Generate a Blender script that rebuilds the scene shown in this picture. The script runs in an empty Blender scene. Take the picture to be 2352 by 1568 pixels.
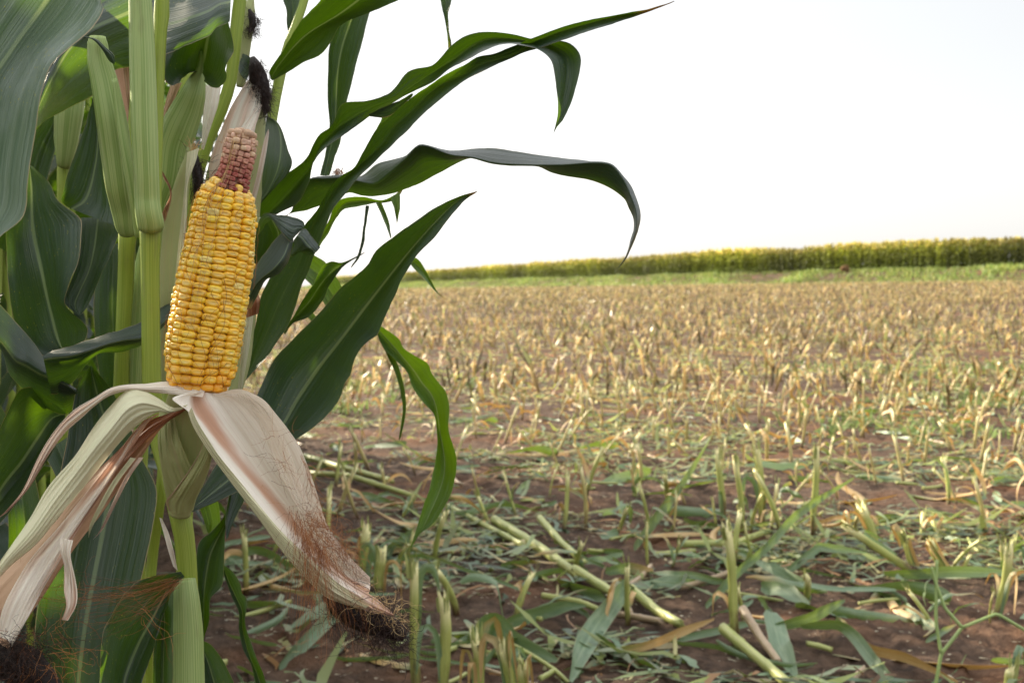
import bpy, bmesh, math, random
import numpy as np
from mathutils import Vector, Matrix, noise
R = math.radians
rnd = random.Random(7)
nr = np.random.default_rng(11)
sc = bpy.context.scene
COL = sc.collection

# ------------------------------------------------------------------ camera, sky, sun, exposure
CAM_H, F, CX, CY = 1.0, 3000.0, 1176.0, 784.0
PITCH = math.atan(129 / F)
cd = bpy.data.cameras.new('camera'); cam = bpy.data.objects.new('camera', cd); COL.objects.link(cam)
cam.location = (0, 0, CAM_H); cam.rotation_euler = (R(90) - PITCH, 0, 0)
cd.sensor_width = 36; cd.lens = F / 2352 * 36; cd.clip_start = 0.02; cd.clip_end = 3000
cd.dof.use_dof = True; cd.dof.focus_distance = 0.93; cd.dof.aperture_fstop = 19
sc.camera = cam
SUN_AZ, SUN_EL = R(49), R(25)          # sun ahead and to the left of the view
w = bpy.data.worlds.new('World'); sc.world = w; w.use_nodes = True
nt = w.node_tree; nt.nodes.clear()
def wn(t, **k):
    n = nt.nodes.new(t)
    for a, b in k.items(): setattr(n, a, b)
    return n
sky = wn('ShaderNodeTexSky', sky_type='NISHITA', sun_disc=False, sun_elevation=SUN_EL, sun_rotation=-SUN_AZ, air_density=1.0, dust_density=3.0, ozone_density=1.0)
b1 = wn('ShaderNodeBackground'); b1.inputs[1].default_value = 0.05
hs = wn('ShaderNodeHueSaturation'); hs.inputs['Saturation'].default_value = 0.35
nt.links.new(sky.outputs[0], hs.inputs['Color']); nt.links.new(hs.outputs[0], b1.inputs[0])
tc = wn('ShaderNodeTexCoord'); sp = wn('ShaderNodeSeparateXYZ'); nt.links.new(tc.outputs['Generated'], sp.inputs[0])
mr = wn('ShaderNodeMapRange', interpolation_type='SMOOTHSTEP'); nt.links.new(sp.outputs[2], mr.inputs[0])
for i, v in zip((1, 2, 3, 4), (0.25, 0.95, 0.172, 0.58)): mr.inputs[i].default_value = v
b2 = wn('ShaderNodeBackground'); b2.inputs[0].default_value = (1, 0.99, 0.975, 1)    # bright cloud veil
mh = wn('ShaderNodeMapRange', interpolation_type='SMOOTHSTEP'); nt.links.new(sp.outputs[2], mh.inputs[0])
for i, v in zip((1, 2, 3, 4), (0.0, 0.2, 0.082, 0.0)): mh.inputs[i].default_value = v
sm_ = wn('ShaderNodeMath', operation='ADD'); nt.links.new(mr.outputs[0], sm_.inputs[0]); nt.links.new(mh.outputs[0], sm_.inputs[1]); nt.links.new(sm_.outputs[0], b2.inputs[1])
ad = wn('ShaderNodeAddShader'); out = wn('ShaderNodeOutputWorld')
nt.links.new(b1.outputs[0], ad.inputs[0]); nt.links.new(b2.outputs[0], ad.inputs[1]); nt.links.new(ad.outputs[0], out.inputs[0])
sd = bpy.data.lights.new('sun', 'SUN'); sun = bpy.data.objects.new('sun', sd); COL.objects.link(sun)
sd.energy = 5.0; sd.angle = R(0.6); sd.color = (1.0, 0.86, 0.66)
S = Vector((-math.sin(SUN_AZ) * math.cos(SUN_EL), math.cos(SUN_AZ) * math.cos(SUN_EL), math.sin(SUN_EL)))
sun.rotation_euler = S.to_track_quat('Z', 'Y').to_euler(); sun.location = S * 60
vs = sc.view_settings; vs.view_transform = 'Standard'; vs.look = 'None'; vs.exposure = 1.4; vs.gamma = 1.0; vs.use_curve_mapping = False
sc.cycles.max_bounces = 8; sc.cycles.transmission_bounces = 6; sc.cycles.use_denoising = True

# ------------------------------------------------------------------ geometry helpers
FW = np.array((0, math.cos(PITCH), -math.sin(PITCH))); UP = np.array((0, math.sin(PITCH), math.cos(PITCH))); RT = np.array((1., 0, 0))
O = np.array((0, 0, CAM_H))
def P(a):                               # (x, y, depth) rows of photo coordinates -> world points
    a = np.asarray(a, float); d = a[..., 2:3]
    return O + d * (FW + (a[..., 0:1] - CX) / F * RT - (a[..., 1:2] - CY) / F * UP)
def sm(x, a, b):
    t = np.clip((x - a) / (b - a), 0, 1); return t * t * (3 - 2 * t)
EDGE = np.array(((75., 31.), (40.8, 104.), (18.7, 150.), (-24., 300.), (-70., 460.)))   # foot of the standing crop on the rise
def edge_s(X, Y):                       # distance in front of the crop edge (negative behind it)
    best = np.full(np.shape(X), 1e9); sg = np.ones(np.shape(X))
    for (ax, ay), (bx, by) in zip(EDGE[:-1], EDGE[1:]):
        dx, dy = bx - ax, by - ay; L = math.hypot(dx, dy)
        t = np.clip(((X - ax) * dx + (Y - ay) * dy) / L**2, 0, 1)
        dist = np.hypot(X - ax - t * dx, Y - ay - t * dy)
        side = ((X - ax) * dy - (Y - ay) * dx) / L
        m = dist < best; best = np.where(m, dist, best); sg = np.where(m, np.sign(side), sg)
    return best * -sg
def base_z(X, Y):
    X = np.asarray(X, float); Y = np.asarray(Y, float)
    return sm(Y, 10, 100) * (0.67 + 0.0135 * X) + 1.2 * sm(-edge_s(X, Y), -5.5, -0.5)
def clod(x, y):
    r = 1.0 if y < 25 else 0.6
    a = noise.noise((x * 2.3, y * 2.3, 0.3)) * 0.022 + noise.noise((x * 6.1, y * 6.1, 4.3)) * 0.016
    if y < 14:
        b = noise.noise((x * 15.7, y * 15.7, 8.3)); a += abs(b) * -0.034 + noise.noise((x * 37, y * 37, 2)) * 0.008
    return a * r
def gz(x, y): return float(base_z(x, y)) + clod(x, y)
def G(x, y):                            # ground point seen at a photo position
    dr = FW + (x - CX) / F * RT - (y - CY) / F * UP
    lo, hi = 0.5, 400.
    t = 0.5
    while t < 400:
        p = O + dr * t
        if p[2] < base_z(p[0], p[1]): break
        t *= 1.01
    p = O + dr * t
    return np.array((p[0], p[1], gz(p[0], p[1]))), t
def crom(p, n):                         # resample a polyline smoothly by chord length
    p = np.asarray(p, float)
    seg = np.hypot(np.diff(p[:, 0]), np.diff(p[:, 1])) + 1e-6
    if p.shape[1] > 2: seg = np.sqrt(seg**2 + (np.diff(p[:, 2]) * 600)**2) if p[:, :2].max() > 20 else seg + np.abs(np.diff(p[:, 2]))
    s = np.concatenate(([0], np.cumsum(seg))); s /= s[-1]
    t = np.linspace(0, 1, n)
    m = np.zeros_like(p)
    m[1:-1] = (p[2:] - p[:-2]) / (s[2:] - s[:-2])[:, None]
    m[0] = (p[1] - p[0]) / (s[1] - s[0]); m[-1] = (p[-1] - p[-2]) / (s[-1] - s[-2])
    i = np.clip(np.searchsorted(s, t, 'right') - 1, 0, len(p) - 2)
    h = (s[i + 1] - s[i]); u = ((t - s[i]) / h)[:, None]; h = h[:, None]
    return (2*u**3 - 3*u**2 + 1) * p[i] + (u**3 - 2*u**2 + u) * h * m[i] + (-2*u**3 + 3*u**2) * p[i+1] + (u**3 - u**2) * h * m[i+1]
def mesh_np(name, V, Fq, mat, parent=None, col=None, uv=None, smooth=True, rib=.8):
    V = np.asarray(V, np.float32).reshape(-1, 3); Fq = np.asarray(Fq, np.int32)
    me = bpy.data.meshes.new(name); k = Fq.shape[1]
    me.vertices.add(len(V)); me.vertices.foreach_set('co', V.ravel())
    me.loops.add(Fq.size); me.loops.foreach_set('vertex_index', Fq.ravel())
    me.polygons.add(len(Fq)); me.polygons.foreach_set('loop_start', np.arange(0, Fq.size, k, dtype=np.int32))
    me.update(calc_edges=True)
    if smooth: me.polygons.foreach_set('use_smooth', np.ones(len(Fq), bool))
    if uv is not None:
        u = me.uv_layers.new(name='uv'); u.data.foreach_set('uv', np.asarray(uv, np.float32)[Fq.ravel()].ravel())
    if col is not None:
        c = np.asarray(col, np.float32)
        if c.shape[1] == 3: c = np.concatenate((c, np.full((len(c), 1), rib, np.float32)), 1)
        at = me.color_attributes.new('col', 'FLOAT_COLOR', 'POINT'); at.data.foreach_set('color', c.ravel())
    me.materials.append(mat)
    o = bpy.data.objects.new(name, me); COL.objects.link(o)
    if parent is not None: adopt(o, parent)
    return o
def adopt(o, parent):
    o.parent = parent
    if parent.type == 'EMPTY': o.matrix_parent_inverse = Matrix.Translation(-parent.location)
def tag(o, label=None, cat=None, group=None, kind=None):
    for k, v in (('label', label), ('category', cat), ('group', group), ('kind', kind)):
        if v: o[k] = v
    return o
def thing(name, label, cat, loc=(0, 0, 0), group=None):
    o = bpy.data.objects.new(name, None); COL.objects.link(o); o.location = loc; o.empty_display_size = .1
    return tag(o, label, cat, group)
def grid_faces(n, m, wrap=False):
    i = np.arange(n - 1)[:, None]; j = np.arange(m if wrap else m - 1)[None]
    j2 = (j + 1) % m
    return np.stack((i*m + j, i*m + j2, (i+1)*m + j2, (i+1)*m + j), -1).reshape(-1, 4)
def across(K, m):                       # smooth weights from K rails to m columns
    W = np.zeros((m, K))
    for a in range(m):
        t = a / (m - 1) * (K - 1); i = min(int(t), K - 2); u = t - i
        c = (-.5*u + u*u - .5*u**3, 1 - 2.5*u*u + 1.5*u**3, .5*u + 2*u*u - 1.5*u**3, -.5*u*u + .5*u**3)
        for q, cc in zip((i-1, i, i+1, i+2), c): W[a, min(max(q, 0), K-1)] += cc
    return W
def key(v, n):
    if np.isscalar(v): return np.full(n, float(v))
    return crom(np.stack((np.linspace(0, 1, len(v)), np.zeros(len(v)), np.asarray(v, float)), 1), n)[:, 2] if len(v) > 2 else np.linspace(v[0], v[1], n)
def loft(name, rails, ds, mat, parent=None, n=60, m=25, cup=0., wave=(0, 3), dry=None, seed=0, thick=0.0, rib=.8, ridge=0., edge=0.):
    """blade surface through rails traced in the photo, each with its own distances"""
    K = len(rails); rs0 = np.random.default_rng(abs(int(rails[0][0][1]*13 + rails[-1][0][0]*3)))
    A = np.stack([np.concatenate((crom(r, n), key(d, n)[:, None]), 1) for r, d in zip(rails, ds)], 1)   # n,K,3
    if edge:
        for a_, s_ in ((0, 1), (K - 1, -1)):
            A[1:-1, a_, :2] += (np.convolve(rs0.normal(0, 1, n + 4), (.25, .5, 1, .5, .25), 'same')[2:-2][1:-1, None])*edge*np.array((.7, .7))
    W = across(K, m) if K > 2 else np.stack((1 - np.linspace(0, 1, m), np.linspace(0, 1, m)), 1)
    A = np.einsum('nkc,mk->nmc', A, W)
    u = np.linspace(0, 1, m)[None]; v = np.linspace(0, 1, n)[:, None]
    rs = np.random.default_rng(abs(seed*31 + len(name) + int(rails[0][0][0]*7)))
    ph = rs.uniform(0, 6.28, 4)
    e = np.abs(2*u - 1)
    A[..., 2] += cup * (1 - e**1.3)
    A[..., 2] += wave[0] * e**2 * (np.sin(6.28*wave[1]*v + ph[0]) * (u > .5) + np.sin(6.28*wave[1]*1.23*v + ph[1]) * (u <= .5))
    A[..., 2] += wave[0] * .35 * np.sin(6.28*(2.3*v + .7*u) + ph[2]) + .00045*np.sin(u*44 + ph[3]) + .0004*np.sin(u*23 + ph[2])
    if ridge: A[..., 2] += ridge*(np.sin(u*21 + 1.5*np.sin(v*5 + ph[0]) + ph[1]) + .7*np.sin(u*47 + 2*np.sin(v*7 + ph[2])) + .8*np.sin(u*9 - v*13 + ph[3]) * np.sin(v*17 + ph[0]))*np.minimum(1, 6*v*(1-v) + .2)
    V = P(A).reshape(-1, 3)
    uv = np.stack(np.broadcast_arrays(u, v), -1).reshape(-1, 2)
    L = np.linalg.norm(np.diff(P(A[:, m//2]), axis=0), axis=1).sum()
    c = np.zeros((n*m, 3)); c[:, 1] = L; c[:, 2] = rs.uniform(0, 1)
    if dry is not None: c[:, 0] = np.broadcast_to(dry(u, v) if callable(dry) else dry, (n, m)).ravel()
    o = mesh_np(name, V, grid_faces(n, m), mat, parent, c, uv, rib=rib)
    if thick:
        s = o.modifiers.new('thickness', 'SOLIDIFY'); s.thickness = thick; s.offset = 0
    return o
def frames(C):
    T = np.gradient(C, axis=0); T /= np.linalg.norm(T, axis=1)[:, None]
    a = np.cross(T, np.array((0, 1., 0.03))); bad = np.linalg.norm(a, axis=1) < .05; a[bad] = (1, 0, 0)
    a /= np.linalg.norm(a, axis=1)[:, None]; b = np.cross(T, a)
    return T, a, b
def tube_w(name, C, rad, mat, parent=None, seg=16, flat=1.0, ragged=0.0, seed=0, ribs=0.0, cap=True):
    C = np.asarray(C, float); n = len(C); rad = np.broadcast_to(rad, n)
    T, a, b = frames(C)
    th = np.linspace(0, 2*np.pi, seg, endpoint=False)
    rs = np.random.default_rng(seed)
    rr = rad[:, None] * (1 + ribs * np.cos(th * seg / 2)[None])
    V = C[:, None] + rr[..., None] * (np.cos(th)[None, :, None]*a[:, None] + flat*np.sin(th)[None, :, None]*b[:, None])
    if ragged: V[-1] += T[-1] * rs.uniform(-ragged, ragged, seg)[:, None]
    L = np.concatenate(([0], np.cumsum(np.linalg.norm(np.diff(C, axis=0), axis=1))))
    uv = np.stack(np.broadcast_arrays(np.linspace(0, 1, seg)[None], (L / max(L[-1], 1e-6))[:, None]), -1).reshape(-1, 2)
    V = V.reshape(-1, 3); Fq = grid_faces(n, seg, True)
    c = np.zeros((len(V), 3)); c[:, 1] = L[-1]; c[:, 2] = rs.uniform()
    if cap:
        V = np.concatenate((V, C[:1], C[-1:] - T[-1:]*rad[-1]*.5)); uv = np.concatenate((uv, ((.5, 0), (.5, 1)))); c = np.concatenate((c, c[:2]))
        k = len(V); j = np.arange(seg); j2 = (j+1) % seg
        Fq = np.concatenate((Fq, np.stack((j2, j, np.full(seg, k-2), np.full(seg, k-2)), 1), np.stack(((n-1)*seg+j, (n-1)*seg+j2, np.full(seg, k-1), np.full(seg, k-1)), 1)))
        tri = Fq[-2*seg:, :3]; quad = Fq[:-2*seg]
        return mesh_mixed(name, V, quad, tri, mat, parent, c, uv)
    return mesh_np(name, V, Fq, mat, parent, c, uv)
def mesh_mixed(name, V, quad, tri, mat, parent, col, uv):
    me = bpy.data.meshes.new(name)
    me.from_pydata([tuple(v) for v in V], [], [tuple(int(i) for i in q) for q in quad] + [tuple(int(i) for i in q) for q in tri])
    me.polygons.foreach_set('use_smooth', np.ones(len(me.polygons), bool))
    li = np.zeros(len(me.loops), np.int32); me.loops.foreach_get('vertex_index', li)
    u = me.uv_layers.new(name='uv'); u.data.foreach_set('uv', np.asarray(uv, np.float32)[li].ravel())
    c = np.concatenate((np.asarray(col, np.float32), np.ones((len(col), 1), np.float32)), 1)
    at = me.color_attributes.new('col', 'FLOAT_COLOR', 'POINT'); at.data.foreach_set('color', c.ravel())
    me.materials.append(mat)
    o = bpy.data.objects.new(name, me); COL.objects.link(o)
    if parent is not None: adopt(o, parent)
    return o
def stem(name, pts, mat, parent=None, n=50, seg=20, nodes=(), flat=.9, ribs=0.0, ragged=0., seed=0):
    """stalk or sheath through (x, y, depth, width) rows; nodes = photo heights of swollen joints"""
    p = np.asarray(pts, float)
    q = crom(p[:, :3], n); ww = np.interp(np.linspace(0, 1, n), np.concatenate(([0], np.cumsum(np.hypot(np.diff(p[:, 0]), np.diff(p[:, 1]))))) / np.hypot(np.diff(p[:, 0]), np.diff(p[:, 1])).sum(), p[:, 3])
    rad = ww / 2 * q[:, 2] / F
    for y in nodes: rad = rad * (1 + .13*np.exp(-((q[:, 1] - y) / 7)**2))
    return tube_w(name, P(q), rad, mat, parent, seg, flat, ragged, seed, ribs)
def strands(name, lines, rad, mat, parent=None):
    Vs, Fs, Cs, k = [], [], [], 0
    th = np.arange(3) * 2.094
    for q in lines:
        q = np.asarray(q, float); n = len(q); T, a, b = frames(q)
        r = rad * np.linspace(1, .5, n) * rnd.uniform(.7, 1.3)
        V = q[:, None] + r[:, None, None] * (np.cos(th)[None, :, None]*a[:, None] + np.sin(th)[None, :, None]*b[:, None])
        Vs.append(V.reshape(-1, 3)); Fs.append(grid_faces(n, 3, True) + k); k += n*3
        Cs.append(np.full((n*3, 3), rnd.random()))
    return mesh_np(name, np.concatenate(Vs), np.concatenate(Fs), mat, parent, np.concatenate(Cs))
def walk(p0, d0, L, n, wild, grav=0.0, rs=rnd):
    p = np.array(p0, float); d = np.array(d0, float); d /= np.linalg.norm(d); o = [p.copy()]
    for _ in range(n - 1):
        d = d + np.array([rs.gauss(0, wild) for _ in range(3)]) + np.array((0, 0, -grav)); d /= np.linalg.norm(d)
        p = p + d * L / (n - 1); o.append(p.copy())
    return np.array(o)

# ------------------------------------------------------------------ materials
def lin(*c): return tuple((x/255/12.92 if x < 10.3 else ((x/255 + .055)/1.055)**2.4) for x in c) + (1,)
class N:
    def __init__(s, name):
        s.m = bpy.data.materials.new(name); s.m.use_nodes = True; s.t = s.m.node_tree; s.t.nodes.clear()
        s.out = s.n('ShaderNodeOutputMaterial')
    def n(s, t, **k):
        x = s.t.nodes.new(t)
        for a, b in k.items():
            if hasattr(x, a): setattr(x, a, b)
        return x
    def put(s, sock, v):
        if isinstance(v, bpy.types.NodeSocket): s.t.links.new(v, sock)
        elif v is not None: sock.default_value = v
    def math(s, op, a, b=None, c=None, clamp=False):
        x = s.n('ShaderNodeMath', operation=op, use_clamp=clamp); s.put(x.inputs[0], a); s.put(x.inputs[1], b)
        if c is not None: s.put(x.inputs[2], c)
        return x.outputs[0]
    def mix(s, f, a, b, blend='MIX'):
        x = s.n('ShaderNodeMix', data_type='RGBA', blend_type=blend); s.put(x.inputs[0], f); s.put(x.inputs[6], a); s.put(x.inputs[7], b); return x.outputs[2]
    def rng(s, v, a, b, c=0., d=1.):
        x = s.n('ShaderNodeMapRange', interpolation_type='SMOOTHSTEP'); s.put(x.inputs[0], v)
        for i, q in zip((1, 2, 3, 4), (a, b, c, d)): x.inputs[i].default_value = q
        return x.outputs[0]
    def noise(s, vec, scale, detail=3, rough=.55):
        x = s.n('ShaderNodeTexNoise'); s.put(x.inputs['Vector'], vec); x.inputs['Scale'].default_value = scale; x.inputs['Detail'].default_value = detail; x.inputs['Roughness'].default_value = rough; return x.outputs['Fac']
    def attr(s, name='col'):
        a = s.n('ShaderNodeAttribute', attribute_name=name); q = s.n('ShaderNodeSeparateColor'); s.t.links.new(a.outputs['Color'], q.inputs[0]); return a.outputs['Color'], q.outputs
    def uv(s):
        a = s.n('ShaderNodeAttribute', attribute_name='uv'); q = s.n('ShaderNodeSeparateXYZ'); s.t.links.new(a.outputs['Vector'], q.inputs[0]); return q.outputs[0], q.outputs[1]
    def vec(s, x, y, z=0.):
        c = s.n('ShaderNodeCombineXYZ'); s.put(c.inputs[0], x); s.put(c.inputs[1], y); s.put(c.inputs[2], z); return c.outputs[0]
    def bump(s, h, st, dist=.001):
        b = s.n('ShaderNodeBump'); b.inputs['Strength'].default_value = st; b.inputs['Distance'].default_value = dist; s.put(b.inputs['Height'], h); return b.outputs[0]
    def bsdf(s, base, rough=.5, spec=.5, normal=None, sss=0., trans=0., tcol=None, coat=0.):
        p = s.n('ShaderNodeBsdfPrincipled'); s.put(p.inputs['Base Color'], base); s.put(p.inputs['Roughness'], rough); s.put(p.inputs['Specular IOR Level'], spec)
        if normal is not None: s.put(p.inputs['Normal'], normal)
        if sss: p.inputs['Subsurface Weight'].default_value = sss; p.inputs['Subsurface Radius'].default_value = (1, .5, .15); p.inputs['Subsurface Scale'].default_value = .003
        if coat: p.inputs['Coat Weight'].default_value = coat; p.inputs['Coat Roughness'].default_value = .15
        sh = p.outputs[0]
        if trans:
            t = s.n('ShaderNodeBsdfTranslucent'); s.put(t.inputs[0], tcol if tcol is not None else base)
            x = s.n('ShaderNodeMixShader'); x.inputs[0].default_value = trans; s.t.links.new(sh, x.inputs[1]); s.t.links.new(t.outputs[0], x.inputs[2]); sh = x.outputs[0]
        s.t.links.new(sh, s.out.inputs[0]); return s.m
def leaf_material(name, g1, g2, tr, trans=.33, rough=.4, pale=lin(70, 90, 84)):
    k = N(name); u, v = k.uv(); ca, c = k.attr(); ribs = ca.node.outputs['Alpha']
    L = c[1]; y = k.math('MULTIPLY', v, L)
    veins = k.noise(k.vec(k.math('MULTIPLY', u, 46), k.math('MULTIPLY', y, 5), k.math('MULTIPLY', c[2], 40)), 1, 2)
    fine = k.noise(k.vec(k.math('MULTIPLY', u, 150), k.math('MULTIPLY', y, 8), 3.), 1, 1)
    blot = k.noise(k.vec(k.math('MULTIPLY', u, 3), k.math('MULTIPLY', y, 14), k.math('MULTIPLY', c[2], 70)), 1, 3)
    base = k.mix(k.rng(veins, .3, .7), g1, g2)
    base = k.mix(k.math('MULTIPLY', k.rng(blot, .45, .75), .4), base, pale)
    mid = k.math('ABSOLUTE', k.math('SUBTRACT', u, .5))
    rib = k.math('MULTIPLY', k.rng(mid, .012, .03, 1, 0), ribs)
    base = k.mix(k.math('MULTIPLY', rib, .75), base, lin(124, 146, 108))
    spk = k.noise(k.vec(k.math('MULTIPLY', u, 70), k.math('MULTIPLY', y, 420), k.math('MULTIPLY', c[2], 9)), 1, 1)
    spm = k.math('MULTIPLY', k.rng(spk, .70, .76), k.rng(blot, .42, .62))
    base = k.mix(k.math('MULTIPLY', spm, .75), base, lin(170, 165, 60))
    en = k.noise(k.vec(y, c[2], 1.), 60, 2)
    edge = k.rng(k.math('ADD', mid, k.math('MULTIPLY', k.math('SUBTRACT', en, .5), .02)), .482, .494)
    base = k.mix(k.math('MULTIPLY', edge, .8), base, lin(176, 150, 112))
    dn = k.noise(k.vec(k.math('MULTIPLY', u, 14), k.math('MULTIPLY', y, 9), 2.), 1, 3)
    dryf = k.rng(k.math('ADD', c[0], k.math('MULTIPLY', k.math('SUBTRACT', dn, .5), .5)), .35, .65)
    base = k.mix(dryf, base, k.mix(k.rng(dn, .3, .7), lin(176, 136, 72), lin(205, 180, 128)))
    tcol = k.mix(k.math('MULTIPLY', k.rng(veins, .3, .7), .5), tr, k.mix(.5, tr, lin(40, 70, 5)))
    tcol = k.mix(k.math('MULTIPLY', spm, .6), tcol, lin(215, 215, 60)); tcol = k.mix(rib, tcol, lin(190, 210, 110)); tcol = k.mix(dryf, tcol, lin(200, 150, 70))
    nb = k.bump(k.math('ADD', k.math('MULTIPLY', veins, 1.), k.math('MULTIPLY', fine, .35)), .55, .0018)
    return k.bsdf(base, k.math('ADD', rough, k.math('MULTIPLY', blot, .2)), .8, nb, trans=trans, tcol=tcol)
M = {}
M['leaf'] = leaf_material('corn_leaf', lin(24, 40, 36), lin(46, 64, 60), lin(116, 160, 12), .22, .34)
M['leafbacklit'] = leaf_material('backlit_green_leaf', lin(52, 84, 24), lin(78, 112, 34), lin(150, 192, 20), .36, .4)  # brighter copy of the leaf, backlight put into base and transmitted colour
M['leafsheen'] = leaf_material('sheen_tinted_leaf', lin(78, 98, 84), lin(108, 124, 106), lin(104, 140, 40), .2, .3, lin(176, 184, 184))  # lighter greys: sky sheen of the closest leaf put into its colour
M['litter'] = leaf_material('cut_leaf', lin(64, 98, 64), lin(124, 146, 112), lin(150, 176, 50), .17, .4, lin(156, 170, 144))
def stalk_material(name, a, b, base_dark=None, top_pale=None):
    k = N(name); u, v = k.uv(); _, c = k.attr()
    s1 = k.noise(k.vec(k.math('MULTIPLY', u, 70), k.math('MULTIPLY', k.math('MULTIPLY', v, c[1]), 6), k.math('MULTIPLY', c[2], 50)), 1, 2)
    s2 = k.noise(k.vec(k.math('MULTIPLY', u, 6), k.math('MULTIPLY', k.math('MULTIPLY', v, c[1]), 22), k.math('MULTIPLY', c[2], 30)), 1, 3)
    base = k.mix(k.rng(s1, .3, .7), a, b)
    base = k.mix(k.math('MULTIPLY', k.rng(s2, .55, .75), .35), base, lin(120, 116, 74))
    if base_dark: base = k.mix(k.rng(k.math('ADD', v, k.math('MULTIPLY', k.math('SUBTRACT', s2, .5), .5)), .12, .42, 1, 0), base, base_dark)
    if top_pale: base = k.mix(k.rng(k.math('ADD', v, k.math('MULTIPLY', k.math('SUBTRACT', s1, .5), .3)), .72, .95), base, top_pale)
    return k.bsdf(base, .45, .45, k.bump(s1, .3, .001), sss=.08)
M['stalk'] = stalk_material('corn_stalk', lin(124, 146, 44), lin(152, 168, 66))
M['sheath'] = stalk_material('leaf_sheath', lin(128, 154, 82), lin(168, 186, 122))
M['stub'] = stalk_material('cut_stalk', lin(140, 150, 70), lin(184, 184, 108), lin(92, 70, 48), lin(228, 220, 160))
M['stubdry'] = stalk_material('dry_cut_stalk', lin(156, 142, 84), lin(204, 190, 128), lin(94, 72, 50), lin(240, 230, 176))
M['piece'] = stalk_material('cut_stalk_piece', lin(128, 142, 62), lin(192, 192, 128))
M['piecedry'] = stalk_material('dry_stalk_piece', lin(140, 116, 92), lin(186, 166, 136))
def husk_material(name, pal, pink, green):
    k = N(name); u, v = k.uv(); _, c = k.attr()
    y = k.math('MULTIPLY', v, c[1])
    f = k.noise(k.vec(k.math('MULTIPLY', u, 60), k.math('MULTIPLY', y, 7), k.math('MULTIPLY', c[2], 20)), 1, 3)
    g = k.noise(k.vec(k.math('MULTIPLY', u, 5), k.math('MULTIPLY', y, 16), k.math('MULTIPLY', c[2], 33)), 1, 3)
    base = k.mix(k.rng(k.math('ADD', c[0], k.math('MULTIPLY', k.math('SUBTRACT', g, .5), .7)), .3, .75), pal, pink)
    base = k.mix(k.math('MULTIPLY', k.rng(f, .44, .64), .18), base, lin(196, 160, 134))
    return k.bsdf(base, .55, .35, k.bump(k.math('ADD', f, k.math('MULTIPLY', g, .7)), .35, .0012), trans=.22, tcol=base)
M['husk'] = husk_material('husk', lin(250, 244, 232), lin(206, 162, 136), 0)
M['huskgreen'] = husk_material('husk_green', lin(226, 226, 194), lin(200, 156, 124), 0)
M['huskbrown'] = husk_material('husk_brown', lin(206, 170, 140), lin(150, 92, 58), 0)
M['huskear'] = husk_material('husk_outer', lin(178, 186, 130), lin(190, 168, 140), 0)
k = N('kernels'); cc, c = k.attr(); ob = k.n('ShaderNodeTexCoord').outputs['Object']
M['kernel'] = k.bsdf(cc, .3, .5, k.bump(k.noise(ob, 260, 2), .05, .0008), sss=.25, coat=.2)
k = N('cob_chaff'); cc, c = k.attr(); ob = k.n('ShaderNodeTexCoord').outputs['Object']
M['cob'] = k.bsdf(k.mix(k.rng(k.noise(ob, 420, 3), .35, .7), cc, k.mix(.5, cc, lin(206, 170, 140))), .7, .25, k.bump(k.noise(ob, 500, 3), .5, .0008))
def silk_material(name, a, b):
    k = N(name); _, c = k.attr(); return k.bsdf(k.mix(c[0], a, b), .5, .4)
M['silk'] = silk_material('silk', lin(104, 54, 28), lin(184, 124, 72))
M['silkdark'] = silk_material('dark_silk', lin(26, 14, 11), lin(58, 38, 30))
M['silkpale'] = silk_material('pale_silk', lin(190, 150, 100), lin(226, 196, 140))
k = N('soil'); ob = k.n('ShaderNodeTexCoord').outputs['Object']
n1 = k.noise(ob, 1.1, 4); n2 = k.noise(ob, 17, 5, .65); n3 = k.noise(ob, 90, 4, .7)
base = k.mix(k.rng(n2, .3, .7), lin(56, 45, 38), lin(100, 81, 67)); base = k.mix(k.math('MULTIPLY', k.rng(n1, .48, .68), .5), base, lin(122, 82, 54))
base = k.mix(k.math('MULTIPLY', k.rng(n3, .58, .75), .5), base, lin(118, 96, 74))
M['soil'] = k.bsdf(base, .92, .15, k.bump(k.math('ADD', k.math('MULTIPLY', n2, 1.), k.math('MULTIPLY', n3, .35)), .9, .035))
def tinted(name, trans, rough=.55, spec=.4):
    k = N(name); cc, c = k.attr(); return k.bsdf(cc, rough, spec, trans=trans, tcol=cc)
M['tint'] = tinted('dry_plant_bits', .36, .42, .5); M['grass'] = tinted('grass', .35); M['crop'] = tinted('far_corn', .3)

# ------------------------------------------------------------------ ground
def build_ground():
    ys = np.concatenate((np.array((-14, -8, -4, -2, -.6, .4)), 1.2 * np.exp(np.linspace(0, math.log(430/1.2), 640)), (470, 520, 600, 800)))
    t = np.linspace(-1, 1, 360); a = np.abs(t)
    tt = np.sign(t) * (a / .88 * .62 + np.where(a > .88, ((a - .88)/.12)**2 * 3.0, 0))
    X = (np.maximum(np.abs(ys), 1.0)[:, None] + 1.0) * tt[None]; Y = np.broadcast_to(ys[:, None], X.shape)
    Z = base_z(X, Y).copy(); Z += np.array([[clod(x, y) if y < 60 else 0. for x, y in zip(a_, b_)] for a_, b_ in zip(X, Y)])
    return tag(mesh_np('ground', np.stack((X, Y, Z), -1), grid_faces(*X.shape), M['soil']), kind='structure')
build_ground()

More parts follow.
